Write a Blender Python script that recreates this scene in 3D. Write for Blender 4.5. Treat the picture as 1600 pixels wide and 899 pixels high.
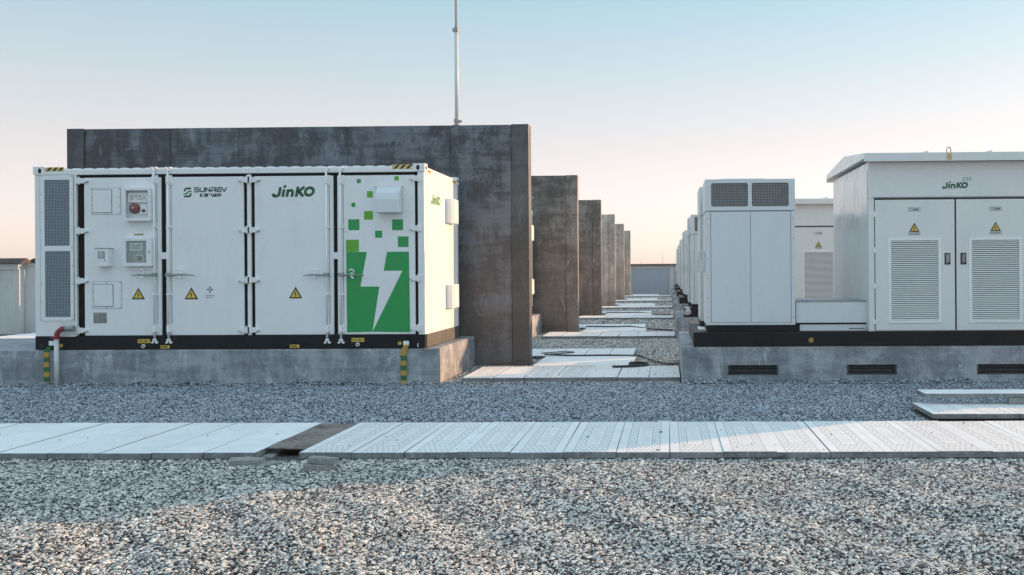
import bpy, math, random
import numpy as np
from mathutils import Matrix, Vector
random.seed(7); np.random.seed(7)
for o in list(bpy.data.objects): bpy.data.objects.remove(o)
SC = bpy.context.scene; COL = SC.collection

# ------------------------------------------------------------------ camera, sky, sun
FPX = 1500.0; EYE = 1.75
cam_d = bpy.data.cameras.new('camera'); cam = bpy.data.objects.new('camera', cam_d); COL.objects.link(cam)
cam_d.sensor_width = 36; cam_d.lens = FPX/1600*36
cam_d.shift_x = (800-1005)/1600; cam_d.shift_y = -(449.5-423)/1600
cam_d.clip_start = .1; cam_d.clip_end = 6000
ROLL = -.0065; YAW = math.radians(1.5)
RC = Matrix.Rotation(YAW, 3, 'Z') @ Matrix.Rotation(math.radians(90), 3, 'X') @ Matrix.Rotation(ROLL, 3, 'Z')
cam.matrix_world = Matrix.Translation((0, 0, EYE)) @ RC.to_4x4()
SC.camera = cam
SUN_EL = math.radians(12.3); SUN_SLOPE = .61
sun_to = Vector((1, SUN_SLOPE, 0)).normalized()
sun_vec = Vector((sun_to.x*math.cos(SUN_EL), sun_to.y*math.cos(SUN_EL), math.sin(SUN_EL)))
sd = bpy.data.lights.new('sun', 'SUN'); so = bpy.data.objects.new('sun', sd); COL.objects.link(so)
sd.energy = 5.0; sd.angle = math.radians(.6); sd.color = (1, .56, .29)
so.rotation_euler = (-sun_vec).to_track_quat('-Z', 'Y').to_euler(); so.location = (20, 12, 20)
w = bpy.data.worlds.new("World"); SC.world = w; w.use_nodes = True
nt = w.node_tree; nt.nodes.clear()
sky = nt.nodes.new('ShaderNodeTexSky'); sky.sky_type = 'NISHITA'; sky.sun_disc = False
sky.sun_elevation = SUN_EL; sky.sun_rotation = math.atan2(sun_to.x, sun_to.y)
sky.air_density = 1.0; sky.dust_density = 1.2; sky.ozone_density = 1.6; sky.altitude = 50
bg = nt.nodes.new('ShaderNodeBackground'); bg.inputs[1].default_value = .66
wo = nt.nodes.new('ShaderNodeOutputWorld')
gm = nt.nodes.new('ShaderNodeGamma'); gm.inputs[1].default_value = .34       # flattens the sky's brightness so shaded fronts get more fill
hs = nt.nodes.new('ShaderNodeHueSaturation'); hs.inputs['Saturation'].default_value = .90
tn = nt.nodes.new('ShaderNodeMix'); tn.data_type = 'RGBA'; tn.blend_type = 'MULTIPLY'; tn.inputs[0].default_value = 1
gz = nt.nodes.new('ShaderNodeSeparateXYZ'); tc = nt.nodes.new('ShaderNodeTexCoord'); rp_ = nt.nodes.new('ShaderNodeValToRGB')
nt.links.new(tc.outputs['Generated'], gz.inputs[0]); nt.links.new(gz.outputs[2], rp_.inputs[0])
for i_, (p_, c_) in enumerate(((0, (.93, .80, .83)), (.13, (.735, .66, .655)), (.28, (.445, .60, .635)), (1, (1.07, 1.22, 1.28)))):  # zenith stop raised above the visible sky to brighten the shaded fronts
    e_ = rp_.color_ramp.elements[i_] if i_ < 2 else rp_.color_ramp.elements.new(p_)
    e_.position = p_; e_.color = (*c_, 1)
nt.links.new(sky.outputs[0], gm.inputs[0]); nt.links.new(gm.outputs[0], hs.inputs['Color']); nt.links.new(hs.outputs[0], tn.inputs[6]); nt.links.new(rp_.outputs[0], tn.inputs[7])
nt.links.new(tn.outputs[2], bg.inputs[0]); nt.links.new(bg.outputs[0], wo.inputs[0])
SC.view_settings.view_transform = 'Standard'; SC.view_settings.look = 'None'
SC.view_settings.exposure = .30; SC.view_settings.gamma = 1; SC.view_settings.use_curve_mapping = False

# ------------------------------------------------------------------ measuring helpers (image position + known distance -> metres)
def ray(px, py):
    return RC @ Vector(((px-1005)/FPX, -(py-423)/FPX, -1))
def at_y(px, py, Y):
    r = ray(px, py); k = Y/r.y; return (r.x*k, EYE+r.z*k)
def at_x(px, py, X):
    r = ray(px, py); k = X/r.x; return (r.y*k, EYE+r.z*k)

# ------------------------------------------------------------------ mesh builder
class MB:
    def __init__(s): s.v = []; s.f = []; s.m = []
    def add(s, vs, fs, mi=0):
        n = len(s.v); s.v += [tuple(v) for v in vs]; s.f += [tuple(i+n for i in f) for f in fs]; s.m += [mi]*len(fs); return s
    def box(s, x0, x1, y0, y1, z0, z1, mi=0):
        x0, x1 = sorted((x0, x1)); y0, y1 = sorted((y0, y1)); z0, z1 = sorted((z0, z1))
        return s.add([(x0,y0,z0),(x1,y0,z0),(x1,y1,z0),(x0,y1,z0),(x0,y0,z1),(x1,y0,z1),(x1,y1,z1),(x0,y1,z1)],
              [(0,3,2,1),(4,5,6,7),(0,1,5,4),(1,2,6,5),(2,3,7,6),(3,0,4,7)], mi)
    def prism_y(s, pts, y0, y1, mi=0):          # outline in X,Z pushed along Y
        n = len(pts); a = sum(pts[i][0]*pts[(i+1)%n][1]-pts[(i+1)%n][0]*pts[i][1] for i in range(n))
        if a < 0: pts = pts[::-1]
        vs = [(x,y0,z) for x,z in pts]+[(x,y1,z) for x,z in pts]
        return s.add(vs, [tuple(range(n)), tuple(range(2*n-1,n-1,-1))]+[(i,i+n,(i+1)%n+n,(i+1)%n) for i in range(n)], mi)
    def prism_x(s, pts, x0, x1, mi=0):          # outline in Y,Z pushed along X
        n = len(pts); a = sum(pts[i][0]*pts[(i+1)%n][1]-pts[(i+1)%n][0]*pts[i][1] for i in range(n))
        if a < 0: pts = pts[::-1]
        vs = [(x1,y,z) for y,z in pts]+[(x0,y,z) for y,z in pts]
        return s.add(vs, [tuple(range(n)), tuple(range(2*n-1,n-1,-1))]+[(i,i+n,(i+1)%n+n,(i+1)%n) for i in range(n)], mi)
    def prism_z(s, pts, z0, z1, mi=0):
        n = len(pts); a = sum(pts[i][0]*pts[(i+1)%n][1]-pts[(i+1)%n][0]*pts[i][1] for i in range(n))
        if a < 0: pts = pts[::-1]
        vs = [(x,y,z1) for x,y in pts]+[(x,y,z0) for x,y in pts]
        return s.add(vs, [tuple(range(n)), tuple(range(2*n-1,n-1,-1))]+[(i,i+n,(i+1)%n+n,(i+1)%n) for i in range(n)], mi)
    def tube(s, pts, r, n=8, mi=0, caps=True):
        pts = [Vector(p) for p in pts]; rings = []
        rs = r if isinstance(r, (list, tuple)) else [r]*len(pts)
        up = Vector((0,0,1))
        for i, p in enumerate(pts):
            d = (pts[min(i+1,len(pts)-1)]-pts[max(i-1,0)]).normalized()
            a = d.cross(up if abs(d.z) < .95 else Vector((1,0,0))).normalized(); b = a.cross(d)
            rings.append([p+(a*math.cos(2*math.pi*k/n)+b*math.sin(2*math.pi*k/n))*rs[i] for k in range(n)])
        vs = [v for ri in rings for v in ri]; fs = []
        for i in range(len(pts)-1):
            for k in range(n):
                fs.append((i*n+k, i*n+(k+1)%n, (i+1)*n+(k+1)%n, (i+1)*n+k))
        if caps: fs.append(tuple(range(n))[::-1]); fs.append(tuple((len(pts)-1)*n+k for k in range(n)))
        return s.add(vs, fs, mi)
    def cyl(s, a, b, r, n=12, mi=0): return s.tube([a, b], r, n, mi)
    def dome(s, c, r, sy=.5, n=14, m=5, mi=0):   # half ball bulging to -Y
        vs = []; fs = []
        for j in range(m):
            t = j/m*math.pi/2
            for k in range(n):
                vs.append((c[0]+r*math.cos(t)*math.cos(2*math.pi*k/n), c[1]-r*sy*math.sin(t), c[2]+r*math.cos(t)*math.sin(2*math.pi*k/n)))
        vs.append((c[0], c[1]-r*sy, c[2]))
        for j in range(m-1):
            for k in range(n): fs.append((j*n+k, j*n+(k+1)%n, (j+1)*n+(k+1)%n, (j+1)*n+k))
        for k in range(n): fs.append(((m-1)*n+k, (m-1)*n+(k+1)%n, m*n))
        return s.add(vs, fs, mi)
    def plate(s, x0, x1, z0, z1, y0, y1, holes, mi=0):   # slab in X,Z with rectangular holes right through
        xs = sorted({x0, x1, *[h[0] for h in holes], *[h[1] for h in holes]}); zs = sorted({z0, z1, *[h[2] for h in holes], *[h[3] for h in holes]})
        xs = [x for x in xs if x0 <= x <= x1]; zs = [z for z in zs if z0 <= z <= z1]
        def solid(i, j):
            if not (0 <= i < len(xs)-1 and 0 <= j < len(zs)-1): return False
            cx = (xs[i]+xs[i+1])/2; cz = (zs[j]+zs[j+1])/2
            return not any(h[0] < cx < h[1] and h[2] < cz < h[3] for h in holes)
        for i in range(len(xs)-1):
            for j in range(len(zs)-1):
                if not solid(i, j): continue
                a, b, c, d = xs[i], xs[i+1], zs[j], zs[j+1]
                V = [(a,y0,c),(b,y0,c),(b,y1,c),(a,y1,c),(a,y0,d),(b,y0,d),(b,y1,d),(a,y1,d)]
                F = [(0,1,5,4),(2,3,7,6)]
                if not solid(i-1,j): F.append((3,0,4,7))
                if not solid(i+1,j): F.append((1,2,6,5))
                if not solid(i,j-1): F.append((0,3,2,1))
                if not solid(i,j+1): F.append((4,5,6,7))
                s.add(V, F, mi)
        return s
    def build(s, name, mats, parent=None, bevel=0, smooth=False, kind=None, loc=(0,0,0), label=None):
        me = bpy.data.meshes.new(name)
        px = Vector(loc)
        if parent: px = px+Vector(parent.get('base', (0,0,0)))
        me.from_pydata([(v[0]-px.x, v[1]-px.y, v[2]-px.z) for v in s.v], [], s.f)
        if not isinstance(mats, (list, tuple)): mats = [mats]
        for m in mats: me.materials.append(m)
        if len(mats) > 1: me.polygons.foreach_set('material_index', s.m)
        if smooth: me.polygons.foreach_set('use_smooth', [True]*len(s.f))
        me.update()
        o = bpy.data.objects.new(name, me); COL.objects.link(o)
        if parent: o.parent = parent; o['base'] = tuple(px)
        o.location = loc
        if not parent: o['base'] = tuple(px)
        if bevel:
            b = o.modifiers.new('bevel', 'BEVEL'); b.width = bevel; b.segments = 2; b.limit_method = 'ANGLE'; b.angle_limit = math.radians(50)
            b.harden_normals = False
        if kind: o['kind'] = kind
        if label: o['label'] = label
        return o
def tag(o, label=None, cat=None, group=None, kind=None):
    for k, v in (('label', label), ('category', cat), ('group', group), ('kind', kind)):
        if v: o[k] = v
    return o
def thing(name, base, label, cat, group=None):
    o = bpy.data.objects.new(name, None); COL.objects.link(o); o.location = base; o['base'] = tuple(base); o.empty_display_size = .2
    return tag(o, label, cat, group)
def copy_tree(o, d=(0,0,0), parent=None, keep=None, name=None):
    c = o.copy(); COL.objects.link(c); c.parent = parent
    if parent is None: c.location = Vector(o.location)+Vector(d); c['base'] = tuple(Vector(o['base'])+Vector(d))
    for ch in list(o.children):
        if keep is None or ch.name.split('.')[0] in keep: copy_tree(ch, d, c, keep)
    return c
def piece(src, parent, loc):                     # a copy of one part that shares its mesh
    c = src.copy(); COL.objects.link(c); c.parent = parent; c.location = loc; return c

# ------------------------------------------------------------------ text
def text_geo(body, x0, x1, z0, z1, shear=0, bold=0, keep_aspect=False):
    cu = bpy.data.curves.new('text', 'FONT'); cu.body = body; cu.size = 1; cu.shear = shear; cu.offset = bold; cu.resolution_u = 3
    ob = bpy.data.objects.new('text', cu); me = ob.to_mesh()
    vs = [v.co.copy() for v in me.vertices]; fs = [tuple(p.vertices) for p in me.polygons]
    ob.to_mesh_clear(); bpy.data.objects.remove(ob); bpy.data.curves.remove(cu)
    if not vs: return [], []
    a = min(v.x for v in vs); b = max(v.x for v in vs); c = min(v.y for v in vs); d = max(v.y for v in vs)
    return [(x0+(v.x-a)/(b-a)*(x1-x0), z0+(v.y-c)/(d-c)*(z1-z0)) for v in vs], fs
def add_text(mb, body, x0, x1, z0, z1, Y, mi=0, **k):
    vs, fs = text_geo(body, x0, x1, z0, z1, **k); mb.add([(x, Y, z) for x, z in vs], fs, mi)
def stroke(mb, pts, wd, fm, mi=0, closed=False, depth=.0015):
    """a broad drawn line; fm maps drawing (x,z) to a 3D point on the wall"""
    P = [Vector(p) for p in pts]; n = len(P); L = []; R = []
    for i in range(n):
        if closed: d0 = (P[i]-P[i-1]).normalized(); d1 = (P[(i+1)%n]-P[i]).normalized()
        else: d0 = (P[i]-P[i-1]).normalized() if i else (P[1]-P[0]).normalized(); d1 = (P[i+1]-P[i]).normalized() if i < n-1 else d0
        t = (d0+d1).normalized(); nn = Vector((-t.y, t.x)); k = wd/2/max(.45, nn.dot(Vector((-d0.y, d0.x))))
        L.append(P[i]+nn*k); R.append(P[i]-nn*k)
    vs = [fm(p) for p in L]+[fm(p) for p in R]
    fs = [(i, i+n, (i+1)%n+n, (i+1)%n) for i in range(n if closed else n-1)]
    mb.add(vs, fs, mi)
def maker_logo(fm, mb, mi=0):
    """green slanted word mark, drawn in a 6.9 x 1.8 box"""
    sh = .18
    def f(p): return fm((p[0]+sh*p[1], p[1]))
    W = .47
    arc = [(.75+.55*math.cos(a), .55+.5*math.sin(a)-.1) for a in [math.radians(t) for t in range(0, -181, -20)]]
    stroke(mb, [(1.3, 1.6), (1.3, .45)]+[(.78+.52*math.cos(math.radians(t)), .45+.32*math.sin(math.radians(t))) for t in range(-20, -150, -20)], W, f, mi)
    mb.add([f((.36+.26*math.cos(k*.524), .34+.26*math.sin(k*.524))) for k in range(12)], [tuple(range(12))], mi)
    stroke(mb, [(1.95, 0), (1.95, 1.25)], W, f, mi)
    mb.add([f((2.02+.25*math.cos(k*.524), 1.68+.25*math.sin(k*.524))) for k in range(12)], [tuple(range(12))], mi)
    stroke(mb, [(2.62, 0), (2.62, 1.2)], W, f, mi)
    stroke(mb, [(2.7, 1.0), (3.1, 1.07), (3.35, .95), (3.45, .7), (3.45, 0)], W*.95, f, mi)
    stroke(mb, [(4.15, 0), (4.15, 1.65)], W, f, mi)
    stroke(mb, [(4.32, .82), (5.25, 1.62)], W, f, mi)
    stroke(mb, [(4.42, .86), (5.3, .05)], W, f, mi)
    stroke(mb, [(6.15+.66*math.cos(k*math.pi/9), .84+.62*math.sin(k*math.pi/9)) for k in range(18)], W, f, mi, closed=True)

# ------------------------------------------------------------------ materials
def new_mat(name):
    m = bpy.data.materials.new(name); m.use_nodes = True; t = m.node_tree; return m, t, t.nodes['Principled BSDF']
def nd(t, kind, **k):
    n = t.nodes.new(kind)
    for a, v in k.items(): setattr(n, a, v)
    return n
def ramp(t, src, stops):
    r = t.nodes.new('ShaderNodeValToRGB'); e = r.color_ramp.elements
    while len(e) < len(stops): e.new(.5)
    for i, (p, c) in enumerate(stops): e[i].position = p; e[i].color = (c[0], c[1], c[2], 1) if isinstance(c, (tuple, list)) else (c, c, c, 1)
    t.links.new(src, r.inputs[0]); return r.outputs[0]
def noise(t, vec, scale, detail=6, rough=.6, dist=0):
    n = nd(t, 'ShaderNodeTexNoise'); n.inputs['Scale'].default_value = scale; n.inputs['Detail'].default_value = detail; n.inputs['Roughness'].default_value = rough
    n.inputs['Distortion'].default_value = dist; t.links.new(vec, n.inputs['Vector']); return n.outputs[0]
def coords(t, scale=(1,1,1), world=False):
    if world: src = nd(t, 'ShaderNodeNewGeometry').outputs['Position']
    else: src = nd(t, 'ShaderNodeTexCoord').outputs['Object']
    m = nd(t, 'ShaderNodeMapping'); m.inputs['Scale'].default_value = scale; t.links.new(src, m.inputs[0]); return m.outputs[0]
def mixc(t, fac, a, b, mode='MIX'):
    n = nd(t, 'ShaderNodeMix', data_type='RGBA', blend_type=mode)
    for s, v in ((0, fac), (6, a), (7, b)):
        if isinstance(v, (int, float)): n.inputs[s].default_value = v if s == 0 else (v, v, v, 1)
        elif isinstance(v, (tuple, list)): n.inputs[s].default_value = (*v[:3], 1)
        else: t.links.new(v, n.inputs[s])
    return n.outputs[2]
def mth(t, op, a, b=0.0):
    n = nd(t, 'ShaderNodeMath', operation=op)
    for i, v in enumerate((a, b)):
        if isinstance(v, (int, float)): n.inputs[i].default_value = v
        else: t.links.new(v, n.inputs[i])
    return n.outputs[0]
def bump(t, p, h, dist, strength=1):
    b = nd(t, 'ShaderNodeBump'); b.inputs['Distance'].default_value = dist; b.inputs['Strength'].default_value = strength
    t.links.new(h, b.inputs['Height']); t.links.new(b.outputs[0], p.inputs['Normal'])
def paint(name, c, rough=.4, grime=.12, metal=0, streak=True, dent=.0006):
    m, t, p = new_mat(name)
    v = coords(t, (1, 1, .35) if streak else (1,1,1), world=True)
    n1 = noise(t, v, 3.0, 8, .65); n2 = noise(t, v, 24, 5, .6)
    f = mixc(t, .35, n1, n2)
    k = ramp(t, f, [(.3, 1-grime*1.6), (.48, 1-grime*.35), (.62, 1.0)])
    run = ramp(t, noise(t, coords(t, (7, 7, .5), world=True), 1.6, 6, .7, .3), [(.60, 1.0), (.68, 1-grime*1.3)])
    c2 = mixc(t, 1, mixc(t, 1, k, c, 'MULTIPLY'), run, 'MULTIPLY')
    t.links.new(c2, p.inputs['Base Color'])
    r = ramp(t, n1, [(.3, rough+.12), (.7, rough-.06)]); t.links.new(r, p.inputs['Roughness'])
    p.inputs['Metallic'].default_value = metal
    bump(t, p, noise(t, coords(t, world=True), 1.6, 2, .4), dent*12, .7)
    return m
def concrete(name, dark, light, brown=None, scale=1.0, boards=False, rough=.75, sheen=.0, spread=.05):
    m, t, p = new_mat(name)
    v = coords(t, (1,1,1), world=True); vs = coords(t, (1.0, 1.0, .22), world=True); vh = coords(t, (.35, 1, 2.2), world=True)
    big = noise(t, v, .9*scale, 5, .6, .4); mid = noise(t, vh, 2.6*scale, 9, .72, .6); st = noise(t, vs, 5*scale, 7, .7)
    fine = noise(t, v, 45*scale, 6, .7); cloud = noise(t, v, 2.0*scale, 8, .75, 1.2)
    f = mixc(t, .5, mixc(t, .5, big, mid), mixc(t, .5, st, cloud))
    c = ramp(t, f, [(.50-spread, dark), (.50, tuple((a*.6+b*.4) for a, b in zip(dark, light))), (.505+spread, light)])
    if brown:
        gz = nd(t, 'ShaderNodeSeparateXYZ'); t.links.new(v, gz.inputs[0])
        low = ramp(t, mth(t, 'ADD', mth(t, 'MULTIPLY', gz.outputs[2], .2), mth(t, 'MULTIPLY', big, .5)), [(.45, 1.0), (.95, 0.0)])
        c = mixc(t, mth(t, 'MULTIPLY', low, .75), c, mixc(t, .6, c, brown))
    tone = ramp(t, nd(t, 'ShaderNodeObjectInfo').outputs['Random'], [(0, .80), (1, 1.25)]) if boards else None
    if boards: c = mixc(t, 1, c, tone, 'MULTIPLY')
    c = mixc(t, .35, c, ramp(t, fine, [(.3, tuple(x*.7 for x in dark)), (.7, light)]))
    # pale lime runs and splashes with crisp outlines
    sp = ramp(t, noise(t, coords(t, (1.3, 1.3, .5), world=True), 3.1*scale, 9, .8, .8), [(.57, 0.0), (.62, 1.0)])
    c = mixc(t, mth(t, 'MULTIPLY', sp, .55), c, tuple(min(1, x*1.5) for x in light))
    t.links.new(c, p.inputs['Base Color'])
    t.links.new(ramp(t, mid, [(.35, rough-.25 if sheen else rough), (.65, rough)]), p.inputs['Roughness'])
    bump(t, p, mixc(t, .4, fine, cloud), .004, .5)
    return m
def flat(name, c, rough=.5, metal=0):
    m, t, p = new_mat(name); v = coords(t, world=True)
    k = ramp(t, noise(t, v, 14, 5, .6), [(.3, .86), (.7, 1.0)])
    t.links.new(mixc(t, 1, k, c, 'MULTIPLY'), p.inputs['Base Color']); p.inputs['Roughness'].default_value = rough; p.inputs['Metallic'].default_value = metal
    return m
M = {}
M['white'] = paint('white_container_paint', (.88, .90, .90), .36, .05)
M['grey'] = paint('light_grey_cabinet_paint', (.74, .785, .80), .36, .05)
M['kiosk'] = paint('kiosk_grey_paint', (.80, .825, .82), .22, .05)
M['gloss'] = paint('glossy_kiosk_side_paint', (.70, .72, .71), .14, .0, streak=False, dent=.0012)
M['louvre'] = paint('white_louvre_paint', (.93, .93, .92), .45, .04)
M['rubber'] = flat('black_rubber_gasket', (.006, .007, .008), .8)
M['black'] = paint('black_steel_paint', (.010, .015, .018), .5, .3)
M['dusty'] = paint('dusty_black_steel', (.10, .105, .10), .7, .35, streak=False)
M['zinc'] = paint('galvanised_steel', (.93, .94, .94), .35, .05, metal=.0)
M['steel'] = paint('dull_steel', (.34, .36, .37), .45, .2, metal=.4)
M['dark'] = flat('dark_inside', (.03, .035, .04), .8)
M['filter'] = flat('grey_blue_filter_cloth', (.05, .085, .12), .8)
M['wire'] = flat('pale_wire', (.50, .56, .60), .5)
M['yellow'] = flat('sticker_yellow', (.80, .58, .10), .5)
M['hazard'] = flat('hazard_yellow', (.72, .55, .22), .5)
M['ink'] = flat('black_print', (.012, .012, .012), .6)
M['navy'] = flat('navy_print', (.006, .018, .04), .5)
M['green'] = flat('dark_green_print', (.012, .36, .09), .4)
M['deepgreen'] = flat('logo_green', (.01, .12, .055), .45)
M['lime'] = flat('lime_green_print', (.12, .46, .04), .4)
M['palegreen'] = flat('pale_green_print', (.12, .40, .17), .5)
M['sticker'] = flat('white_sticker', (.95, .96, .96), .5)
M['greyprint'] = flat('grey_print', (.22, .24, .24), .6)
M['red'] = flat('red_plastic', (.27, .03, .045), .5)
M['dullred'] = flat('dull_red_plastic', (.26, .10, .10), .35)
M['pvc'] = flat('white_pvc', (.72, .74, .73), .4)
M['orange'] = flat('yellow_ochre_paint', (.55, .34, .05), .6)
M['post_green'] = flat('green_paint', (.03, .16, .06), .6)
M['cable'] = flat('black_cable', (.02, .02, .022), .55)
M['wood'] = paint('brown_weathered_board', (.25, .205, .18), .7, .55, streak=False)
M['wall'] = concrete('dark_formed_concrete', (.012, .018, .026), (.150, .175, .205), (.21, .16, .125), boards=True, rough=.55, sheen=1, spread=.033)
M['wall_mid'] = concrete('brown_grey_formed_concrete', (.03, .03, .03), (.26, .245, .23), (.26, .21, .17), boards=True, rough=.6, sheen=1, spread=.04)  # farther walls: some haze fading mixed into the concrete colour
M['wall_pale'] = concrete('haze_faded_formed_concrete', (.20, .19, .175), (.52, .49, .46), (.44, .38, .33), boards=True, rough=.65, spread=.045)  # farthest walls: stronger haze fading painted into the concrete
M['wall2'] = concrete('dark_formed_concrete_pilaster', (.020, .026, .030), (.105, .118, .125), (.17, .13, .105), boards=True, rough=.55, sheen=1)
M['plinth'] = concrete('grey_plinth_concrete', (.15, .175, .20), (.47, .49, .515), None, 1.1)
M['lightcon'] = concrete('pale_concrete', (.20, .20, .19), (.36, .36, .34), None, 2.2)
M['perimeter'] = paint('white_rendered_wall', (.62, .63, .62), .8, .12)
M['louvre_dark'] = paint('dark_grey_louvre_paint', (.045, .058, .065), .5, .3)
M['far_wall'] = paint('shade_blue_far_wall', (.40, .47, .56), .8, .1)  # blue-grey of the shaded far wall put into its colour
M['coping'] = paint('brown_roof_coping', (.06, .045, .040), .7, .3)
M['sack'] = flat('white_woven_sack', (.60, .59, .57), .8)
M['glass'], _t, _p = new_mat('window_glass'); _p.inputs['Base Color'].default_value = (.8, .9, .88, 1); _p.inputs['Roughness'].default_value = .08; _p.inputs['Alpha'].default_value = .16
M['slab_edge'] = concrete('dark_slab_edge', (.13, .14, .145), (.30, .32, .33), None, 2.5)  # slab sides set to a darker grey than the tops
def slab_mat(name, pattern):
    m, t, p = new_mat(name)
    tc = nd(t, 'ShaderNodeTexCoord').outputs['Object']; oi = nd(t, 'ShaderNodeObjectInfo').outputs['Random']
    sx = nd(t, 'ShaderNodeSeparateXYZ'); t.links.new(tc, sx.inputs[0]); X, Y = sx.outputs[0], sx.outputs[1]
    wv = coords(t, world=True); big = noise(t, wv, 2.3, 7, .65); fine = noise(t, wv, 60, 5, .7)
    base = ramp(t, mixc(t, .5, big, fine), [(.36, (.66, .665, .655)), (.5, (.78, .78, .765)), (.64, (.84, .835, .82))])
    tone = ramp(t, oi, [(0, .95), (1, 1.03)]); base = mixc(t, 1, base, tone, 'MULTIPLY')
    pits = ramp(t, noise(t, coords(t, (1, 2.4, 1), world=True), 9, 3, .5), [(.70, 0.0), (.73, 1.0)])
    h = mth(t, 'MULTIPLY', pits, .6)
    if pattern:
        ax = mth(t, 'ABSOLUTE', X); ay = mth(t, 'ABSOLUTE', Y)
        inner = mth(t, 'LESS_THAN', ax, .155)
        mid = mth(t, 'MULTIPLY', mth(t, 'LESS_THAN', ax, .075), mth(t, 'LESS_THAN', ay, .52))
        def line(val, at, wd): return mth(t, 'LESS_THAN', mth(t, 'ABSOLUTE', mth(t, 'SUBTRACT', val, at)), wd)
        rails = line(ax, .155, .0045)
        frame = mth(t, 'MAXIMUM', mth(t, 'MULTIPLY', line(ax, .075, .004), mth(t, 'LESS_THAN', ay, .52)), mth(t, 'MULTIPLY', line(ay, .52, .006), mth(t, 'LESS_THAN', ax, .075)))
        def brick(bw, rh, mo, off=.5):
            b = nd(t, 'ShaderNodeTexBrick'); b.inputs['Scale'].default_value = 1; b.inputs['Brick Width'].default_value = bw; b.inputs['Row Height'].default_value = rh
            b.inputs['Mortar Size'].default_value = mo; b.offset = off; t.links.new(tc, b.inputs['Vector']); return b.outputs['Fac']
        blocks = mth(t, 'MULTIPLY', mth(t, 'MULTIPLY', brick(.052, .085, .004), inner), mth(t, 'SUBTRACT', 1, mid))
        dash = mth(t, 'MULTIPLY', mth(t, 'MULTIPLY', line(mth(t, 'FRACT', mth(t, 'MULTIPLY', Y, 9.5)), .5, .09), mth(t, 'LESS_THAN', ax, .045)), mth(t, 'LESS_THAN', ay, .42))
        dash = mth(t, 'MULTIPLY', dash, ramp(t, noise(t, coords(t, (1, 3, 1)), 22, 2, .5), [(.42, 0.0), (.46, 1.0)]))
        g = mth(t, 'MAXIMUM', mth(t, 'MAXIMUM', rails, frame), mth(t, 'MAXIMUM', blocks, dash))
        up = nd(t, 'ShaderNodeSeparateXYZ'); t.links.new(nd(t, 'ShaderNodeTexCoord').outputs['Normal'], up.inputs[0])
        wear = ramp(t, big, [(.3, .5), (.6, 1.0)]); g = mth(t, 'MULTIPLY', mth(t, 'MULTIPLY', g, wear), mth(t, 'GREATER_THAN', up.outputs[2], .7))
        h = mth(t, 'MAXIMUM', h, g)
    t.links.new(mixc(t, mth(t, 'MULTIPLY', h, .6), base, (.16, .165, .165)), p.inputs['Base Color']); p.inputs['Roughness'].default_value = .8
    hh = mth(t, 'ADD', mth(t, 'MULTIPLY', h, -1.0), mth(t, 'MULTIPLY', fine, .25)); bump(t, p, hh, .004, .7)
    return m
M['slab'] = slab_mat('pale_concrete_cover_slab', True)
M['slab_plain'] = slab_mat('pale_plain_cover_slab', False)
def ground_mat():
    m, t, p = new_mat('gravel_bed'); v = coords(t, world=True)
    vo = nd(t, 'ShaderNodeTexVoronoi'); vo.inputs['Scale'].default_value = 50; t.links.new(v, vo.inputs['Vector'])
    sep = nd(t, 'ShaderNodeSeparateColor'); t.links.new(vo.outputs['Color'], sep.inputs[0])
    c = ramp(t, sep.outputs[0], [(0, (.05, .052, .055)), (.4, (.16, .16, .16)), (.8, (.30, .30, .29)), (1, (.5, .48, .45))])
    c = mixc(t, .75, c, ramp(t, vo.outputs['Distance'], [(0, 1.0), (.018*38*.6, .25)]), 'MULTIPLY')
    t.links.new(c, p.inputs['Base Color']); p.inputs['Roughness'].default_value = .85
    bump(t, p, mth(t, 'MULTIPLY', vo.outputs['Distance'], -1), .02, 1)
    return m
M['ground'] = ground_mat()
def stone_mat():
    m, t, p = new_mat('pebble_stone'); oi = nd(t, 'ShaderNodeObjectInfo').outputs['Random']
    c = ramp(t, oi, [(0, (.018, .020, .026)), (.26, (.055, .062, .075)), (.36, (.22, .23, .24)), (.54, (.50, .50, .49)), (.74, (.82, .80, .74)), (1, (.95, .92, .85))])
    k = ramp(t, noise(t, coords(t, world=True), 70, 3, .6), [(.3, .75), (.7, 1.08)])
    k2 = ramp(t, noise(t, coords(t, world=True), 1.7, 5, .65, .8), [(.36, .84), (.6, 1.05)])
    sy = nd(t, 'ShaderNodeSeparateXYZ'); t.links.new(nd(t, 'ShaderNodeNewGeometry').outputs['Position'], sy.inputs[0])
    shade_zone = mth(t, 'MULTIPLY', mth(t, 'GREATER_THAN', sy.outputs[1], 9.6), mth(t, 'LESS_THAN', sy.outputs[1], 15.1))       # shade painted in: stones beyond the walkway turn darker and bluer
    c = mixc(t, 1, c, mixc(t, shade_zone, (.95, .935, .905), (.66, .74, .86)), 'MULTIPLY')
    t.links.new(mixc(t, 1, mixc(t, 1, c, k, 'MULTIPLY'), k2, 'MULTIPLY'), p.inputs['Base Color']); p.inputs['Roughness'].default_value = .72
    return m
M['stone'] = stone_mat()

for k_ in ('rubber', 'black', 'dark', 'filter', 'ink'):
    M[k_].node_tree.nodes['Principled BSDF'].inputs['Specular IOR Level'].default_value = .2
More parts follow.
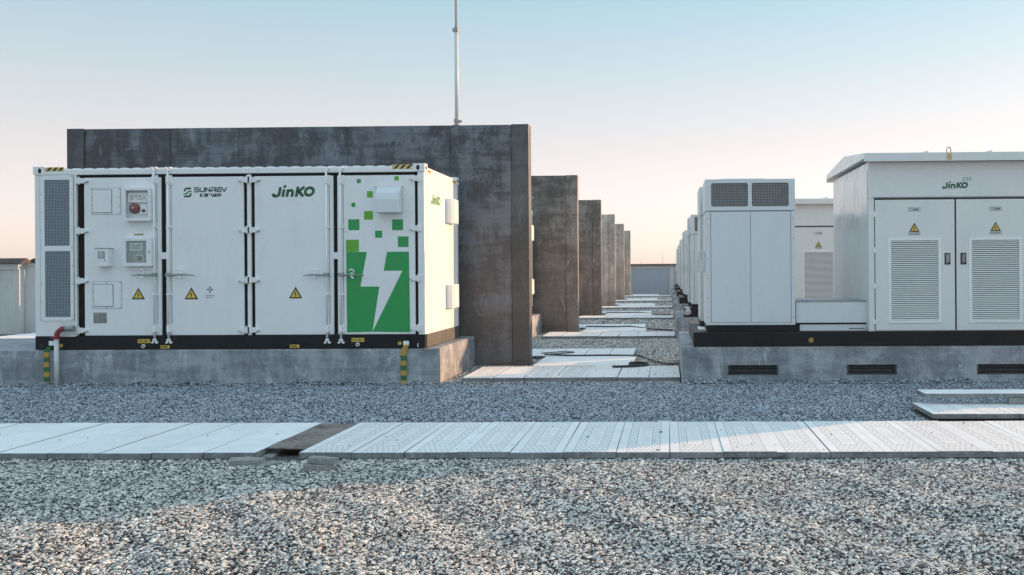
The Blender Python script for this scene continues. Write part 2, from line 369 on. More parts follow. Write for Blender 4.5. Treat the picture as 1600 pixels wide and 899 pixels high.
# ------------------------------------------------------------------ layout constants (metres)
ROW = 9.6; NROW = 6
YF = 15.0                      # front of plinths and container
CX0, CX1 = at_y(54.3, 400, YF)[0], at_y(663.5, 400, YF)[0]
PZ = .55                       # plinth top
CZ0 = PZ+.004; CZ1 = CZ0+2.90
PX1 = at_y(684.5, 575, YF)[0]  # right end of the left plinth
CB = YF+2.44                   # back of container
WY0, WY1 = 17.88, 18.18        # wall
WX0, WX1 = at_y(106, 300, WY0)[0], at_y(827.5, 380, WY0)[0]
WZ = 4.50
RX0 = at_y(1065, 575, YF)[0]   # left end of the right plinth
KX1 = 9.5
ordn = ['nearest', 'second', 'third', 'fourth', 'fifth', 'sixth']

# ------------------------------------------------------------------ ground
def hgt(x, y):
    h = .020*np.sin(x*.9+1.3*np.sin(y*.7))*np.sin(y*1.15+.6)+.012*np.sin(x*2.3+y*1.1)+.008*np.sin(x*4.1-y*3.3+1)+.006*np.sin(x*7.3+y*5.1)
    h = h*np.clip((10.8-y)/2.0, .12, 1.9)
    # calm next to the slabs
    d = np.maximum(np.maximum(8.95-y, y-10.75), 0); return h*np.clip(d/.9, .05, 1)-.012
def ground():
    xs = list(np.arange(-14, 14.01, .2)); ys = list(np.arange(0, 16.01, .2))
    xs = [-3000, -400, -100, -40]+xs+[40, 100, 400, 3000]; ys = [-3000, -300, -40]+ys+[25, 60, 120, 400, 3000]
    mb = MB(); nx = len(xs)
    for y in ys:
        for x in xs:
            z = float(hgt(np.float64(x), np.float64(y))) if -14 <= x <= 14 and 0 <= y <= 15 else -.012
            if -14.1 < x < 14.1 and 0 <= y < 15.1: z -= .004
            mb.v.append((x, y, z-.004))
    for j in range(len(ys)-1):
        for i in range(nx-1):
            a, b, c, d = xs[i], xs[i+1], ys[j], ys[j+1]
            if a > -3.95 and b < -3.3 and c > 9.0 and d < 10.4: continue     # open trench under the lifted cover
            mb.f.append((j*nx+i, j*nx+i+1, (j+1)*nx+i+1, (j+1)*nx+i)); mb.m.append(0)
    g = mb.build('ground', M['ground'], smooth=True); tag(g, 'grey gravel covered yard reaching to the horizon', None, None, 'structure'); return g
ground()
pit = MB(); pit.box(-4.1, -3.1, 8.9, 8.98, -.5, -.03); pit.box(-4.1, -3.1, 10.45, 10.55, -.5, -.03); pit.box(-4.1, -3.98, 8.981, 10.449, -.5, -.03); pit.box(-3.22, -3.1, 8.981, 10.449, -.5, -.03); pit.box(-4.1, -3.1, 8.9, 10.55, -.6, -.504)
pit.build('cable_trench', M['plinth'], kind='structure')

# ------------------------------------------------------------------ paths of cover slabs
foot = []          # footprints kept free of gravel stones
def slab_mesh(L, W, T, mat, name='cover_slab'):
    mb = MB(); mb.box(-W/2, W/2, -L/2, L/2, 0, T); me = bpy.data.meshes.new(name); me.from_pydata(mb.v, [], mb.f); me.materials.append(mat); me.materials.append(M['slab_edge'])
    me.polygons.foreach_set('material_index', [0, 0, 1, 1, 1, 1]); return me
S_PAT = slab_mesh(1.80, .4945, .055, M['slab']); S_PLAIN = slab_mesh(1.80, .4905, .055, M['slab_plain']); S_SHORT = slab_mesh(.96, .4945, .055, M['slab'])
def place_slab(me, parent, x, y, z, rot=0, jit=1):
    o = bpy.data.objects.new('cover_slab', me); COL.objects.link(o); o.parent = parent
    o.location = (x+random.uniform(-.003, .003)*jit, y+random.uniform(-.008, .008)*jit, z+random.uniform(-.003, .003)*jit)
    o.rotation_euler = (random.uniform(-.002, .002), random.uniform(-.003, .003), rot+random.uniform(-.004, .004)*jit)
    b = o.modifiers.new('bevel', 'BEVEL'); b.width = .0025; b.segments = 1
    return o
def path(boxes):
    mb = MB()
    for x0, x1, y0, y1 in boxes: mb.box(x0, x1, y0, y1, -.3, .002); foot.append((x0-.02, x1+.02, y0-.03, y1+.03))
    return mb.build('path', M['plinth'], kind='structure')
# the front walkway
x_gap0 = at_y(400, 712, 8.95)[0]; x_gap1 = at_y(468, 712, 8.95)[0]
fp = path([(-9.4, x_gap0-.02, 8.99, 10.70), (x_gap1+.02, 7.9, 8.99, 10.70)])
x = x_gap1+.25
while x < 7.8: place_slab(S_PAT, fp, x, 9.84, .004); x += .4975
x = x_gap0-.25
while x > -9.2: place_slab(S_PLAIN, fp, x, 9.84, .004); x -= .4975
foot.append((x_gap0-.05, x_gap1+.05, 8.86, 10.7))
# the slab-covered crossings between the rows
for k in range(NROW):
    dy = ROW*k
    p = path([(PX1+.22, RX0-.03, 15.22+dy, 17.02+dy), (-2.36, -.70, 17.10+dy, 19.05+dy), (-5.5, -.70, 19.1+dy, 20.85+dy)])
    for i in range(7):
        place_slab(S_PAT if i in (3, 4, 6) and k == 0 else S_PLAIN, p, RX0-.02-.25-.4975*i, 16.12+dy, .004)
    for i in range(4): place_slab(S_PLAIN, p, -1.54, 17.33+.49*i+dy, .004, math.pi/2)
    for i in range(7): place_slab(S_PLAIN, p, -.96-.4975*i, 19.98+dy, .004)
lp = path([(-20.0, -10.4, 21.9, 23.7), (-18.35, -16.6, 23.8, 34)])
for i in range(18): place_slab(S_PLAIN, lp, -10.7-.4975*i, 22.8, .004)
for i in range(20): place_slab(S_PLAIN, lp, -17.5, 24.1+.49*i, .004, math.pi/2)
# covers stacked near the right edge
x0, y0 = 3.02, 11.12
sp = thing('cover_slab_row', (x0, y0, 0), 'short row of loose grooved cover slabs lying on the gravel beside the right plinth', 'slab row')
for i in range(6):
    o = place_slab(S_SHORT, sp, .27+.4975*i, .50, .02)
foot.append((3.0, 6.1, 11.1, 12.1))
o = bpy.data.objects.new('concrete_plank', slab_mesh(2.3, .38, .06, M['slab_plain'], 'concrete_plank')); COL.objects.link(o)
o.location = (4.30, 12.14, .15); o.rotation_euler = (0, 0, math.pi/2); tag(o, 'long white concrete plank propped above the row of grooved slabs', 'plank')
b = o.modifiers.new('bevel', 'BEVEL'); b.width = .005
mb = MB(); mb.prism_z([(4.18, 11.93), (4.40, 11.90), (4.42, 12.02), (4.20, 12.05)], .078, .149)
tag(mb.build('brick', M['lightcon'], bevel=.006), 'small grey brick wedged under the propped concrete plank', 'brick')
# the board over the open trench
mb = MB(); bx0, bx1 = x_gap0-.06, x_gap1-.01
n = 8
for i in range(n):
    ya = 9.16+i*(10.62-9.16)/n; yb = 9.16+(i+1)*(10.62-9.16)/n
    za = .066+.005*math.sin(i*1.1); zb = .066+.005*math.sin((i+1)*1.1)
    mb.add([(bx0+.07,ya,za),(bx1,ya,za-.012),(bx1,yb,zb-.012),(bx0+.07,yb,zb),(bx0+.07,ya,za-.010),(bx1,ya,za-.022),(bx1,yb,zb-.022),(bx0+.07,yb,zb-.010)],
       [(0,1,2,3),(7,6,5,4),(1,5,6,2),(0,3,7,4)]+([(0,4,5,1)] if i == 0 else [])+([(3,2,6,7)] if i == n-1 else []))
tag(mb.build('board', M['wood']), 'thin brown warped board bridging the gap in the front walkway', 'board')

def fragment(name, c, s, rot, mat, label, seed, cat='rubble'):
    rnd = random.Random(seed); mb = MB()
    pts = [(-1,-.8),(.2,-1),(1,-.6),(.9,.7),(-.1,1),(-1,.6)]
    pts = [(x*s[0]*rnd.uniform(.8,1.1), y*s[1]*rnd.uniform(.8,1.1)) for x, y in pts]
    n = len(pts); vs = [(x,y,0) for x,y in pts]+[(x*.93+rnd.uniform(-.006,.006), y*.9, s[2]*rnd.uniform(.85,1.1)) for x,y in pts]
    mb.add(vs, [tuple(range(n))[::-1], tuple(range(n,2*n))]+[(i,(i+1)%n,(i+1)%n+n,i+n) for i in range(n)])
    o = mb.build(name, mat, bevel=.004); o.location = c; o.rotation_euler = rot; tag(o, label, cat); return o
cx, _ = at_y(388, 722, 8.75)
fragment('concrete_fragment', (cx, 8.72, -.005), (.17, .10, .055), (.05, .02, .1), M['lightcon'], 'flat broken concrete piece leaning at the left of the open trench', 1)
cx, _ = at_y(424, 722, 8.78)
fragment('concrete_fragment', (cx, 8.70, -.014), (.09, .09, .026), (.06, -.10, .6), M['lightcon'], 'broken concrete shard directly in front of the dark trench opening', 2)
cx, _ = at_y(499, 735, 8.5)
fragment('concrete_fragment', (cx, 8.48, -.006), (.14, .08, .055), (0, 0, .1), M['lightcon'], 'lower block of the two small concrete blocks stacked on gravel', 3)
fragment('concrete_fragment', (cx+.03, 8.5, .050), (.14, .075, .05), (0, .04, -.12), M['lightcon'], 'upper block of the two small concrete blocks stacked on gravel', 4)
mb = MB(); mb.prism_z([(x_gap0+.0, 9.05), (x_gap0+.12, 9.02), (x_gap0+.08, 9.5), (x_gap0, 9.6)], -.08, .005)
tag(mb.build('concrete_ledge', M['lightcon'], bevel=.01), 'pale concrete lump inside the mouth of the open cable trench', 'rubble')
fragment('pale_stone', (-.55+.52, 10.86, -.01), (.13, .06, .05), (0, .1, 0), M['sack'], 'pale rounded lump behind the far edge of the front walkway', 9, 'stone')
for i, (px_, Y_, l_, lab) in enumerate(((795, 7.7, .035, 'flat whitish stone chip on the sunlit foreground gravel'), (1335, 8.3, .05, 'broken pale chip on gravel just below the right slabs'), (1365, 13.2, .05, 'small pale chip on gravel before the right plinth'))):
    cx, _ = at_y(px_, 700, Y_); fragment('stone_chip', (cx, Y_, .0), (l_, l_*.5, .02), (0, 0, .3*i), M['sack'], lab, 20+i, 'stone')

# ------------------------------------------------------------------ left plinth, wall
mb = MB(); mb.prism_y([(-13.2, -.35), (PX1, -.35), (PX1, PZ-.004), (-13.2, PZ-.004)], YF-.02, YF-.02+2.88)
mb2 = mb.build('concrete_plinth', M['plinth'], bevel=.015)
LPL = [tag(mb2, 'long grey concrete plinth carrying the nearest white container', 'plinth', 'plinths of the left row')]
for k in range(1, NROW):
    c = mb2.copy(); COL.objects.link(c); c.location.y += ROW*k; tag(c, 'grey concrete plinth under the %s container, seen past the %s wall' % (ordn[k], ordn[k-1])); LPL.append(c)
for k in range(NROW): foot.append((-13.3, PX1+.03, YF-.03+ROW*k, YF+2.9+ROW*k)); foot.append((RX0-.03, 12, YF-.03+ROW*k, YF+3.9+ROW*k)); foot.append((WX0, WX1+.02, WY0+ROW*k-.02, WY1+ROW*k+.02))

wall = thing('firewall', ((WX0+WX1)/2, WY0, 0), 'nearest and tallest looking dark concrete wall, rising behind the front container', 'concrete wall', 'dark concrete firewalls between the rows')
xs = [WX0]+[at_y(p, 230, WY0)[0] for p in (132.5, 266, 373, 543, 703, 799)]+[WX1]
gap = .006
for i in range(7):
    mb = MB(); a, b = xs[i]+gap/2, xs[i+1]-gap/2
    yy = WY0-(.03 if i in (0, 6) else 0)
    top = WZ-(.0 if i in (0, 6) else .006)
    # formwork lifts: slight steps in the face at every pour
    mb.box(a, b, yy, WY1, -.3, top)
    mb.build('pilaster' if i in (0, 6) else 'concrete_panel', M['wall2' if i in (0, 6) else 'wall'], wall, bevel=.008)
for i in range(1, 7):
    pass
mb = MB(); mb.box(WX0+.05, WX1-.05, WY0+.05, WY1-.03, -.2, WZ-.02); mb.build('core', M['wall'], wall)
WALLS = [wall]
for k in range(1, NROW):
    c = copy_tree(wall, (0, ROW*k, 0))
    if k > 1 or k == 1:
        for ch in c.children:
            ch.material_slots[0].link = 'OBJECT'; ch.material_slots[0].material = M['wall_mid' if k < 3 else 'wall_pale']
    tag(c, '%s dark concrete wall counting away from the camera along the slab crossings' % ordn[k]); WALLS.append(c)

# lightning rod on the first wall
rx = at_y(713.5, 150, 18.03)[0]
rod = thing('lightning_rod', (rx, 18.03, WZ), 'tall slim white lightning rod standing on the nearest concrete wall', 'lightning rod')
mb = MB(); mb.tube([(rx, 18.03, WZ-.02), (rx, 18.03, 6.30)], [.036, .036], 12); mb.build('mast', M['pvc'], rod, smooth=True)
mb = MB(); mb.tube([(rx, 18.03, 6.3), (rx, 18.03, 8.6), (rx, 18.03, 9.3)], [.027, .026, .008], 10); mb.build('upper_mast', M['pvc'], rod, smooth=True)
mb = MB(); mb.cyl((rx, 18.03, 6.28), (rx, 18.03, 6.36), .05, 10); mb.box(rx-.07, rx-.03, 18.01, 18.05, 6.29, 6.34); mb.build('coupling', M['steel'], rod)
mb = MB(); mb.cyl((rx, 18.03, WZ+.06), (rx, 18.03, WZ+.13), .055, 10); mb.box(rx+.03, rx+.1, 18.01, 18.05, WZ+.07, WZ+.11); mb.cyl((rx, 18.03, WZ+.001), (rx, 18.03, WZ+.025), .08, 10); mb.build('clamp', M['steel'], rod)

# ------------------------------------------------------------------ container
def F(px, py, d=0):                          # point on the container front (d metres proud)
    return at_y(px, py, YF-d)
def fr(px0, px1, py0, py1, d=0):             # x0,x1,z0,z1 of a rectangle read off the front
    cxm, cym = (px0+px1)/2, (py0+py1)/2
    return F(px0, cym, d)[0], F(px1, cym, d)[0], F(cxm, py1, d)[1], F(cxm, py0, d)[1]
cont = thing('battery_container', ((CX0+CX1)/2, YF+1.22, CZ0), 'white container with four doors, a green lightning bolt print and two logos on its front', 'container', 'white battery containers in the left row')
BR = .215                                    # bottom rail height
RZ0, RZ1 = CZ0, CZ0+BR
def zr(py, px=350): return F(px, py)[1]
DZ0 = RZ1+.004; DZ1 = zr(276); GZ = zr(271.2)
# body shell: sides, back, floor, roof with bulges
mb = MB(); T = .06
mb.box(CX0+.04, CX1-.012, YF+.10, CB-.02, RZ1-.02, CZ1-.06)
mb.build('body', M['white'], cont)
# roof: corrugated sheet showing over the top rail
mb = MB(); NB = 30; L = (CX1-CX0-.36); ptsx = []
for i in range(NB):
    a = CX0+.18+L*i/NB; wv = L/NB
    for fx, z in ((0, 0), (.22, .012), (.6, .012), (.85, 0)): ptsx.append((a+fx*wv, CZ1-.03+z))
ptsx.append((CX0+.18+L, CZ1-.03))
vs = [(x, YF+.035, z) for x, z in ptsx]+[(x, CB-.04, z) for x, z in ptsx]+[(x, YF+.035, CZ1-.06) for x, z in ptsx]
n = len(ptsx); mb.add(vs, [(i, i+1, i+1+n, i+n) for i in range(n-1)]+[(i+2*n, i+1+2*n, i+1, i) for i in range(n-1)])
mb.build('roof', M['white'], cont)
# top rail, corner posts, castings
mb = MB(); mb.box(CX0+.15, CX1-.15, YF+.004, YF+.16, GZ, CZ1-.045); mb.build('top_rail', M['white'], cont, bevel=.004)
def post(x0, x1, name='corner_post'):
    q = MB(); q.box(x0, x1, YF+.002, YF+.12, RZ1-.002, CZ1-.125); return q.build(name, M['white'], cont, bevel=.004)
xl1 = F(63, 400)[0]
post(CX0+.004, F(119.5, 400)[0]); post(F(653.2, 400)[0], CX1-.004)
q = MB(); q.box(CX0+.004, CX0+.10, CB-.12, CB-.004, RZ1, CZ1-.125); q.build('corner_post', M['white'], cont)
q = MB(); q.box(CX1-.14, CX1-.004, CB-.16, CB-.004, RZ1, CZ1-.125); q.build('corner_post', M['white'], cont)
for (cx_, sx) in ((CX0, 1), (CX1, -1)):
    for yb, ye in ((YF-.012, YF+.165), (CB+.006, CB-.17)):
        a, b = cx_-sx*.012, cx_+sx*.175
        q = MB(); q.box(a, b, yb, ye, CZ1-.121, CZ1+.006); 
        if yb < 16:
            hx = cx_+sx*.095; hole = [(hx+.028*math.cos(t*.524), CZ1-.06+.042*math.sin(t*.524)) for t in range(12)]
            q.prism_y(hole, YF-.0135, YF-.011, 1)
        else:
            pass
        q.build('corner_casting', [M['white'], M['dark']], cont)
for yc in (YF+.08, CB-.09):                 # side holes on the right castings
    q = MB(); q.prism_x([(yc+.045*math.cos(t*.524), CZ1-.06+.03*math.sin(t*.524)) for t in range(12)], CX1+.0125, CX1+.014); q.build('casting_hole', M['dark'], cont)
# bottom rail
q = MB(); q.box(CX0, CX1-.004, YF, YF+.14, RZ0, RZ1); q.box(CX0, CX0+.1, YF+.141, CB, RZ0, RZ1)
q.build('bottom_rail', M['black'], cont, bevel=.004)
q = MB(); q.box(CX1-.10, CX1-.002, YF+.141, CB-.002, RZ0, RZ1-.006); q.build('side_rail', M['dusty'], cont, bevel=.004)
# dark backing behind the door gaps
q = MB(); q.box(F(120, 400)[0], F(653, 400)[0], YF+.045, YF+.098, RZ1, GZ-.001); q.build('door_gasket', M['rubber'], cont)
# doors
doors = [(131.2, 251.5), (259, 380.7), (397.7, 520.8), (527, 648.3)]
DOOR = []
for i, (a, b) in enumerate(doors):
    q = MB(); x0_, x1_ = F(a, 400)[0], F(b, 400)[0]
    q.box(x0_, x1_, YF+.012, YF+.044, DZ0, DZ1)
    d = q.build('door', M['white'], cont, bevel=.006)
    DOOR.append(d)
DOOR[3]['label'] = 'white door printed with green squares and a lightning bolt'
# centre post between door 2 and 3, little joint plates over the gaps
q = MB(); q.box(F(386.3, 400)[0], F(392.2, 400)[0], YF+.006, YF+.05, RZ1-.03, GZ-.02); q.build('centre_post', M['white'], cont, bevel=.003)
for a, b in ((250.5, 262.5), (519.5, 529.8)):
    x0_, x1_, z0_, z1_ = fr(a, b, 394.5, 405); q = MB(); q.box(x0_, x1_, YF+.002, YF+.03, z0_, z1_); q.build('joint_plate', M['white'], cont, bevel=.004)
# thin raised return along door edges (the vertical strip beside each bar)
for i, xp in ((0, 247.6), (1, 261.6), (2, 517.5), (3, 529.8)):
    q = MB(); q.box(F(xp-1.4, 400)[0], F(xp+1.4, 400)[0], YF+.004, YF+.013, DZ0+.01, DZ1-.01); q.build('edge_strip', M['white'], DOOR[i])
# hinges
def hinge(px, py, side, parent):
    x_, z_ = F(px, py); q = MB(); s = side
    q.box(x_-s*.045, x_+s*.005, YF-.030, YF+.004, z_-.045, z_+.045)           # knuckle plate on the post
    q.prism_y([(x_+s*.005, z_-.04), (x_+s*.05, z_-.045), (x_+s*.125, z_-.012), (x_+s*.125, z_+.006), (x_+s*.05, z_+.04), (x_+s*.005, z_+.04)], YF-.020, YF+.012)
    q.cyl((x_-s*.0, YF-.022, z_-.06), (x_-s*.0, YF-.022, z_+.06), .012, 8)
    q.prism_y([(x_+s*.004, z_-.041), (x_+s*.135, z_-.020), (x_+s*.135, z_-.012), (x_+s*.004, z_-.052)], YF-.019, YF+.011, 1)
    return q.build('hinge', [M['white'], M['steel']], parent)
for py in (282.7, 361, 438.8, 516.3): hinge(124.5, py, 1, DOOR[0])
for py in (280.8, 359.2, 437.5, 515.5): hinge(386, py, -1, DOOR[1]); hinge(392.5, py, 1, DOOR[2])
for py in (278.5, 356.8, 434.8, 512.3): hinge(653.5, py, -1, DOOR[3])
# locking bars
def bar(pxv, di, hdir, hx):
    d = DOOR[di]; q = MB(); xb = F(pxv, 400)[0]; zt = zr(266.5, pxv); zb = zr(531.5, pxv)
    q.cyl((xb, YF-.025, zb), (xb, YF-.025, zt), .0165, 10)
    q.build('locking_bar', M['zinc'], d, smooth=True)
    for py, hh, ww in ((281.5, .075, .055), (355, .018, .045), (460, .018, .045), (514, .065, .055)):
        q = MB(); zc = zr(py, pxv)
        q.box(xb-ww*.6, xb+ww*1.05, YF-.008, YF+.013, zc-hh, zc+hh)
        q.box(xb-.024, xb+.024, YF-.048, YF-.007, zc-hh*.8, zc+hh*.8)
        for sz in (-1, 1): q.cyl((xb+ww*.75, YF-.018, zc+sz*hh*.55), (xb+ww*.75, YF-.007, zc+sz*hh*.55), .009, 6)
        q.build('bar_bracket', M['zinc'], d, bevel=.003)
    for zc, s in ((zt, 1), (zb, -1)):        # cam claws
        q = MB(); q.box(xb-.028, xb+.028, YF-.04, YF-.004, zc-.018, zc+.018)
        q.prism_y([(xb-.05, zc+s*.03), (xb-.012, zc+s*.012), (xb-.012, zc+s*.05), (xb-.045, zc+s*.055)], YF-.038, YF-.008)
        q.prism_y([(xb+.06, zc+s*.03), (xb+.012, zc+s*.012), (xb+.012, zc+s*.05), (xb+.05, zc+s*.055)], YF-.038, YF-.008)
        q.build('cam_claw', M['zinc'], d, bevel=.003)
    q = MB(); q.box(xb+.030, xb+.040, YF+.0105, YF+.0125, zb+.12, zt-.10); q.build('bar_shadow_line', M['steel'], d)  # thin dark strip stands for the shadow line beside the bar
    hz = zr(429.5, pxv); s = hdir; xe = F(hx, 429)[0]
    q = MB(); q.box(xb-.035, xb+.035, YF-.055, YF-.012, hz-.028, hz+.028)
    q.tube([(xb, YF-.045, hz), (xb+s*.10, YF-.052, hz-.006), (xb+s*.2, YF-.055, hz+.004), (xe, YF-.05, hz-.012)], [.013, .015, .013, .006], 8)
    q.build('handle', M['steel'], d, smooth=False)
    q = MB(); xk = xb+s*.185
    q.box(xk-.022, xk+.022, YF-.05, YF+.013, hz-.02, hz+.03)
    q.tube([(xk-.05, YF-.04, hz+.062), (xk-.02, YF-.05, hz+.082), (xk+.02, YF-.05, hz+.078), (xk+.035, YF-.04, hz+.04)], [.008, .012, .012, .008], 8)
    q.tube([(xk-.01, YF-.045, hz-.015), (xk+.01, YF-.055, hz-.05), (xk+.035, YF-.05, hz-.055)], [.012, .014, .008], 8)
    q.build('handle_catch', M['zinc'], d)
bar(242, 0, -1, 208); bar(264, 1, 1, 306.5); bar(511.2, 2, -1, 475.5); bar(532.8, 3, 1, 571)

# left filter section
x0_, x1_, z0_, z1_ = fr(63.8, 115.2, 274, 501.5)
u0 = fr(70.0, 109.0, 281.5, 384.3); u1 = fr(71.2, 110.4, 392.8, 495.5)
q = MB(); q.plate(x0_, x1_, z0_, z1_, YF-.012, YF+.001, [u0, u1]); fv = q.build('vent_panel', M['white'], cont, bevel=.002)
q = MB(); q.box(x0_-.010, x0_-.001, YF-.003, YF+.001, z0_, z1_); q.box(x1_+.001, x1_+.010, YF-.003, YF+.001, z0_, z1_); q.box(x0_-.01, x1_+.01, YF-.003, YF+.001, z1_+.001, z1_+.009); q.build('panel_shadow_gap', M['steel'], fv)
for zz in np.linspace(z0_+.05, z1_-.05, 8):
    for xx in (x0_+.025, x1_-.025):
        pass
for u in (u0, u1):
    q = MB(); q.box(u[0], u[1], YF-.003, YF-.001, u[2], u[3]); q.build('filter_cloth', M['filter'], fv)
    q = MB(); nx_ = 17; nz_ = 44
    for i in range(1, nx_): xx = u[0]+(u[1]-u[0])*i/nx_; q.box(xx-.0026, xx+.0026, YF-.010, YF-.007, u[2], u[3])
    for i in range(1, nz_): zz = u[2]+(u[3]-u[2])*i/nz_; q.box(u[0], u[1], YF-.007, YF-.0045, zz-.0026, zz+.0026)
    q.build('wire_mesh', M['wire'], fv, kind='stuff')
def bolts(q, x0, x1, z0, z1, Yb, nx=3, nz=3, r=.008, mi=1, inset=.018):
    ps = {(x0+inset+(x1-x0-2*inset)*i/(nx-1), z) for i in range(nx) for z in (z0+inset, z1-inset)} | {(x, z0+inset+(z1-z0-2*inset)*i/(nz-1)) for i in range(nz) for x in (x0+inset, x1-inset)}
    for x, z in ps: q.cyl((x, Yb-.006, z), (x, Yb+.002, z), r, 6, mi)
q = MB(); bolts(q, x0_, x1_, z0_, z1_, YF-.012, 2, 9, .007, 0); q.build('bolts', M['steel'], fv, kind='stuff')
# recess plate with the hose connector
a = fr(95, 117.5, 502.5, 526.5); q = MB(); q.box(a[0], a[1], YF-.004, YF+.001, a[2], a[3]); q.build('connector_plate', M['grey'], cont)

YD = YF+.012
def drect(px0, px1, py0, py1): return fr(px0, px1, py0, py1, -.012)
# bolted hatches
for outer, inner in (((142.8, 188.2, 294.3, 335), (145.6, 174.6, 297, 332.2)), ((144.3, 190, 440.7, 482.3), (147.5, 176.8, 445, 478.8))):
    a = drect(*outer); b_ = drect(*inner)
    q = MB(); q.box(a[0], a[1], YD-.006, YD+.001, a[2], a[3]); bolts(q, *a, YD-.006, 3, 4, .008)
    q.box(b_[0]-.011, b_[1]+.011, YD-.0075, YD-.0055, b_[2]-.011, b_[3]+.011, 1); q.box(a[0]-.006, a[1]+.006, YD-.002, YD+.001, a[2]-.006, a[3]+.006, 1)
    h = q.build('hatch', [M['white'], M['steel']], DOOR[0])
    q = MB(); q.box(b_[0], b_[1], YD-.016, YD-.007, b_[2], b_[3]); q.build('hatch_cover', M['white'], DOOR[0], bevel=.003)
    q = MB(); q.box(b_[0]+.008, b_[0]+.035, YD-.022, YD-.015, b_[2]+.02, b_[2]+.085); q.build('hatch_latch', M['sticker'], DOOR[0])
a = drect(146.2, 167, 488.6, 505.3); q = MB(); q.box(*a[:2], YD-.004, YD+.001, *a[2:], 1); q.box(a[0]+.008, a[1]-.008, YD-.006, YD-.003, a[2]+.008, a[3]-.008)
for i in range(5): q.box(a[0]+.02, a[0]+.02+random.uniform(.08, .16), YD-.0068, YD-.0058, a[3]-.035-i*.026, a[3]-.030-i*.026, 1)
q.build('nameplate', [M['lightcon'], M['steel']], DOOR[0])
# wall boxes on the first door
def open_box(name, x0, x1, z0, z1, dep, mg, parent, mat=M['white'], glass=False):
    q = MB(); q.plate(x0, x1, z0, z1, YD-dep, YD-dep+.02, [(x0+mg[0], x1-mg[1], z0+mg[2], z1-mg[3])])
    q.box(x0+.004, x0+.02, YD-dep+.021, YD+.001, z0+.004, z1-.004); q.box(x1-.02, x1-.004, YD-dep+.021, YD+.001, z0+.004, z1-.004)
    q.box(x0+.021, x1-.021, YD-dep+.021, YD+.001, z0+.004, z0+.02); q.box(x0+.021, x1-.021, YD-dep+.021, YD+.001, z1-.02, z1-.004)
    return q.build(name, mat, parent, bevel=.003)
# alarm box
a = fr(191.3, 233.5, 293.2, 345.3, .11)
ab = open_box('alarm_box', *a, .11, (.04, .035, .045, .045), cont)
q = MB(); q.box(a[0]+.021, a[1]-.021, YD-.02, YD+.0, a[2]+.021, a[3]-.021); q.build('back_plate', M['grey'], ab)
q = MB(); s0 = fr(200.2, 230.3, 301.8, 316.3, .04); q.box(s0[0], s0[1], YD-.055, YD-.021, s0[2], s0[3])
add_text(q, '放气勿入', s0[0]+.03, s0[1]-.02, s0[2]+.03, s0[3]-.02, YD-.0565, 1); q.build('warning_panel', [M['sticker'], M['greyprint']], ab)
c_, zc = F(209.5, 326, .04); q = MB(); q.cyl((c_, YD-.02, zc), (c_, YD-.045, zc), .083, 20); q.dome((c_, YD-.045, zc), .076, .5, 18, 5); q.dome((c_-.01, YD-.078, zc+.01), .018, .4, 8, 3, 1); q.build('alarm_horn', [M['dullred'], M['sack']], ab, smooth=True)
s1 = fr(219.8, 229.5, 320.5, 334.5, .04); q = MB(); q.box(s1[0], s1[1], YD-.05, YD-.021, s1[2], s1[3]); q.dome(((s1[0]+s1[1])/2-.005, YD-.05, (s1[2]+s1[3])/2-.02), .03, .8, 10, 4, 1); q.build('strobe_light', [M['sticker'], M['dullred']], ab)
# instrument box with window
a = fr(190.2, 235.6, 371.8, 416.3, .10); b_ = fr(195.9, 227.6, 376.6, 410.8, .10)
ib = open_box('instrument_box', *a, .10, (b_[0]-a[0], a[1]-b_[1], b_[2]-a[2], a[3]-b_[3]), cont)
q = MB(); q.box(a[0]+.021, a[1]-.021, YD-.015, YD+.0, a[2]+.021, a[3]-.021); q.build('back_plate', M['steel'], ib)
s2 = fr(202.6, 222, 379.8, 392, .05); q = MB(); q.box(s2[0], s2[1], YD-.06, YD-.016, s2[2], s2[3]); q.box(s2[0]+.02, s2[1]-.02, YD-.0615, YD-.0595, s2[2]+.02, s2[3]-.02, 1); q.build('display', [M['grey'], M['steel']], ib)
s3 = fr(211, 223, 398.3, 409, .05); q = MB(); q.box(s3[0], s3[1], YD-.05, YD-.016, s3[2], s3[3]); q.box(s3[0]+.02, s3[1]-.02, YD-.052, YD-.0495, s3[2]+.012, s3[3]-.02, 1); q.build('meter', [M['sack'], M['dark']], ib)
q = MB()
for i in range(3): q.tube([(s3[0], YD-.03, s3[2]+.03+.025*i), (s3[0]-.05, YD-.04, s3[2]+.035+.02*i), (s3[0]-.09, YD-.03, s3[2]+.01+.03*i)], .005, 6)
q.build('wires', M['orange'], ib)
q = MB(); q.box(b_[0]+.001, b_[1]-.001, YD-.094, YD-.092, b_[2]+.001, b_[3]-.001); q.build('pane', M['glass'], ib)
q = MB(); q.box(a[1]-.05, a[1]-.025, YD-.106, YD-.099, (a[2]+a[3])/2-.01, (a[2]+a[3])/2+.01); q.build('keyhole', M['steel'], ib)
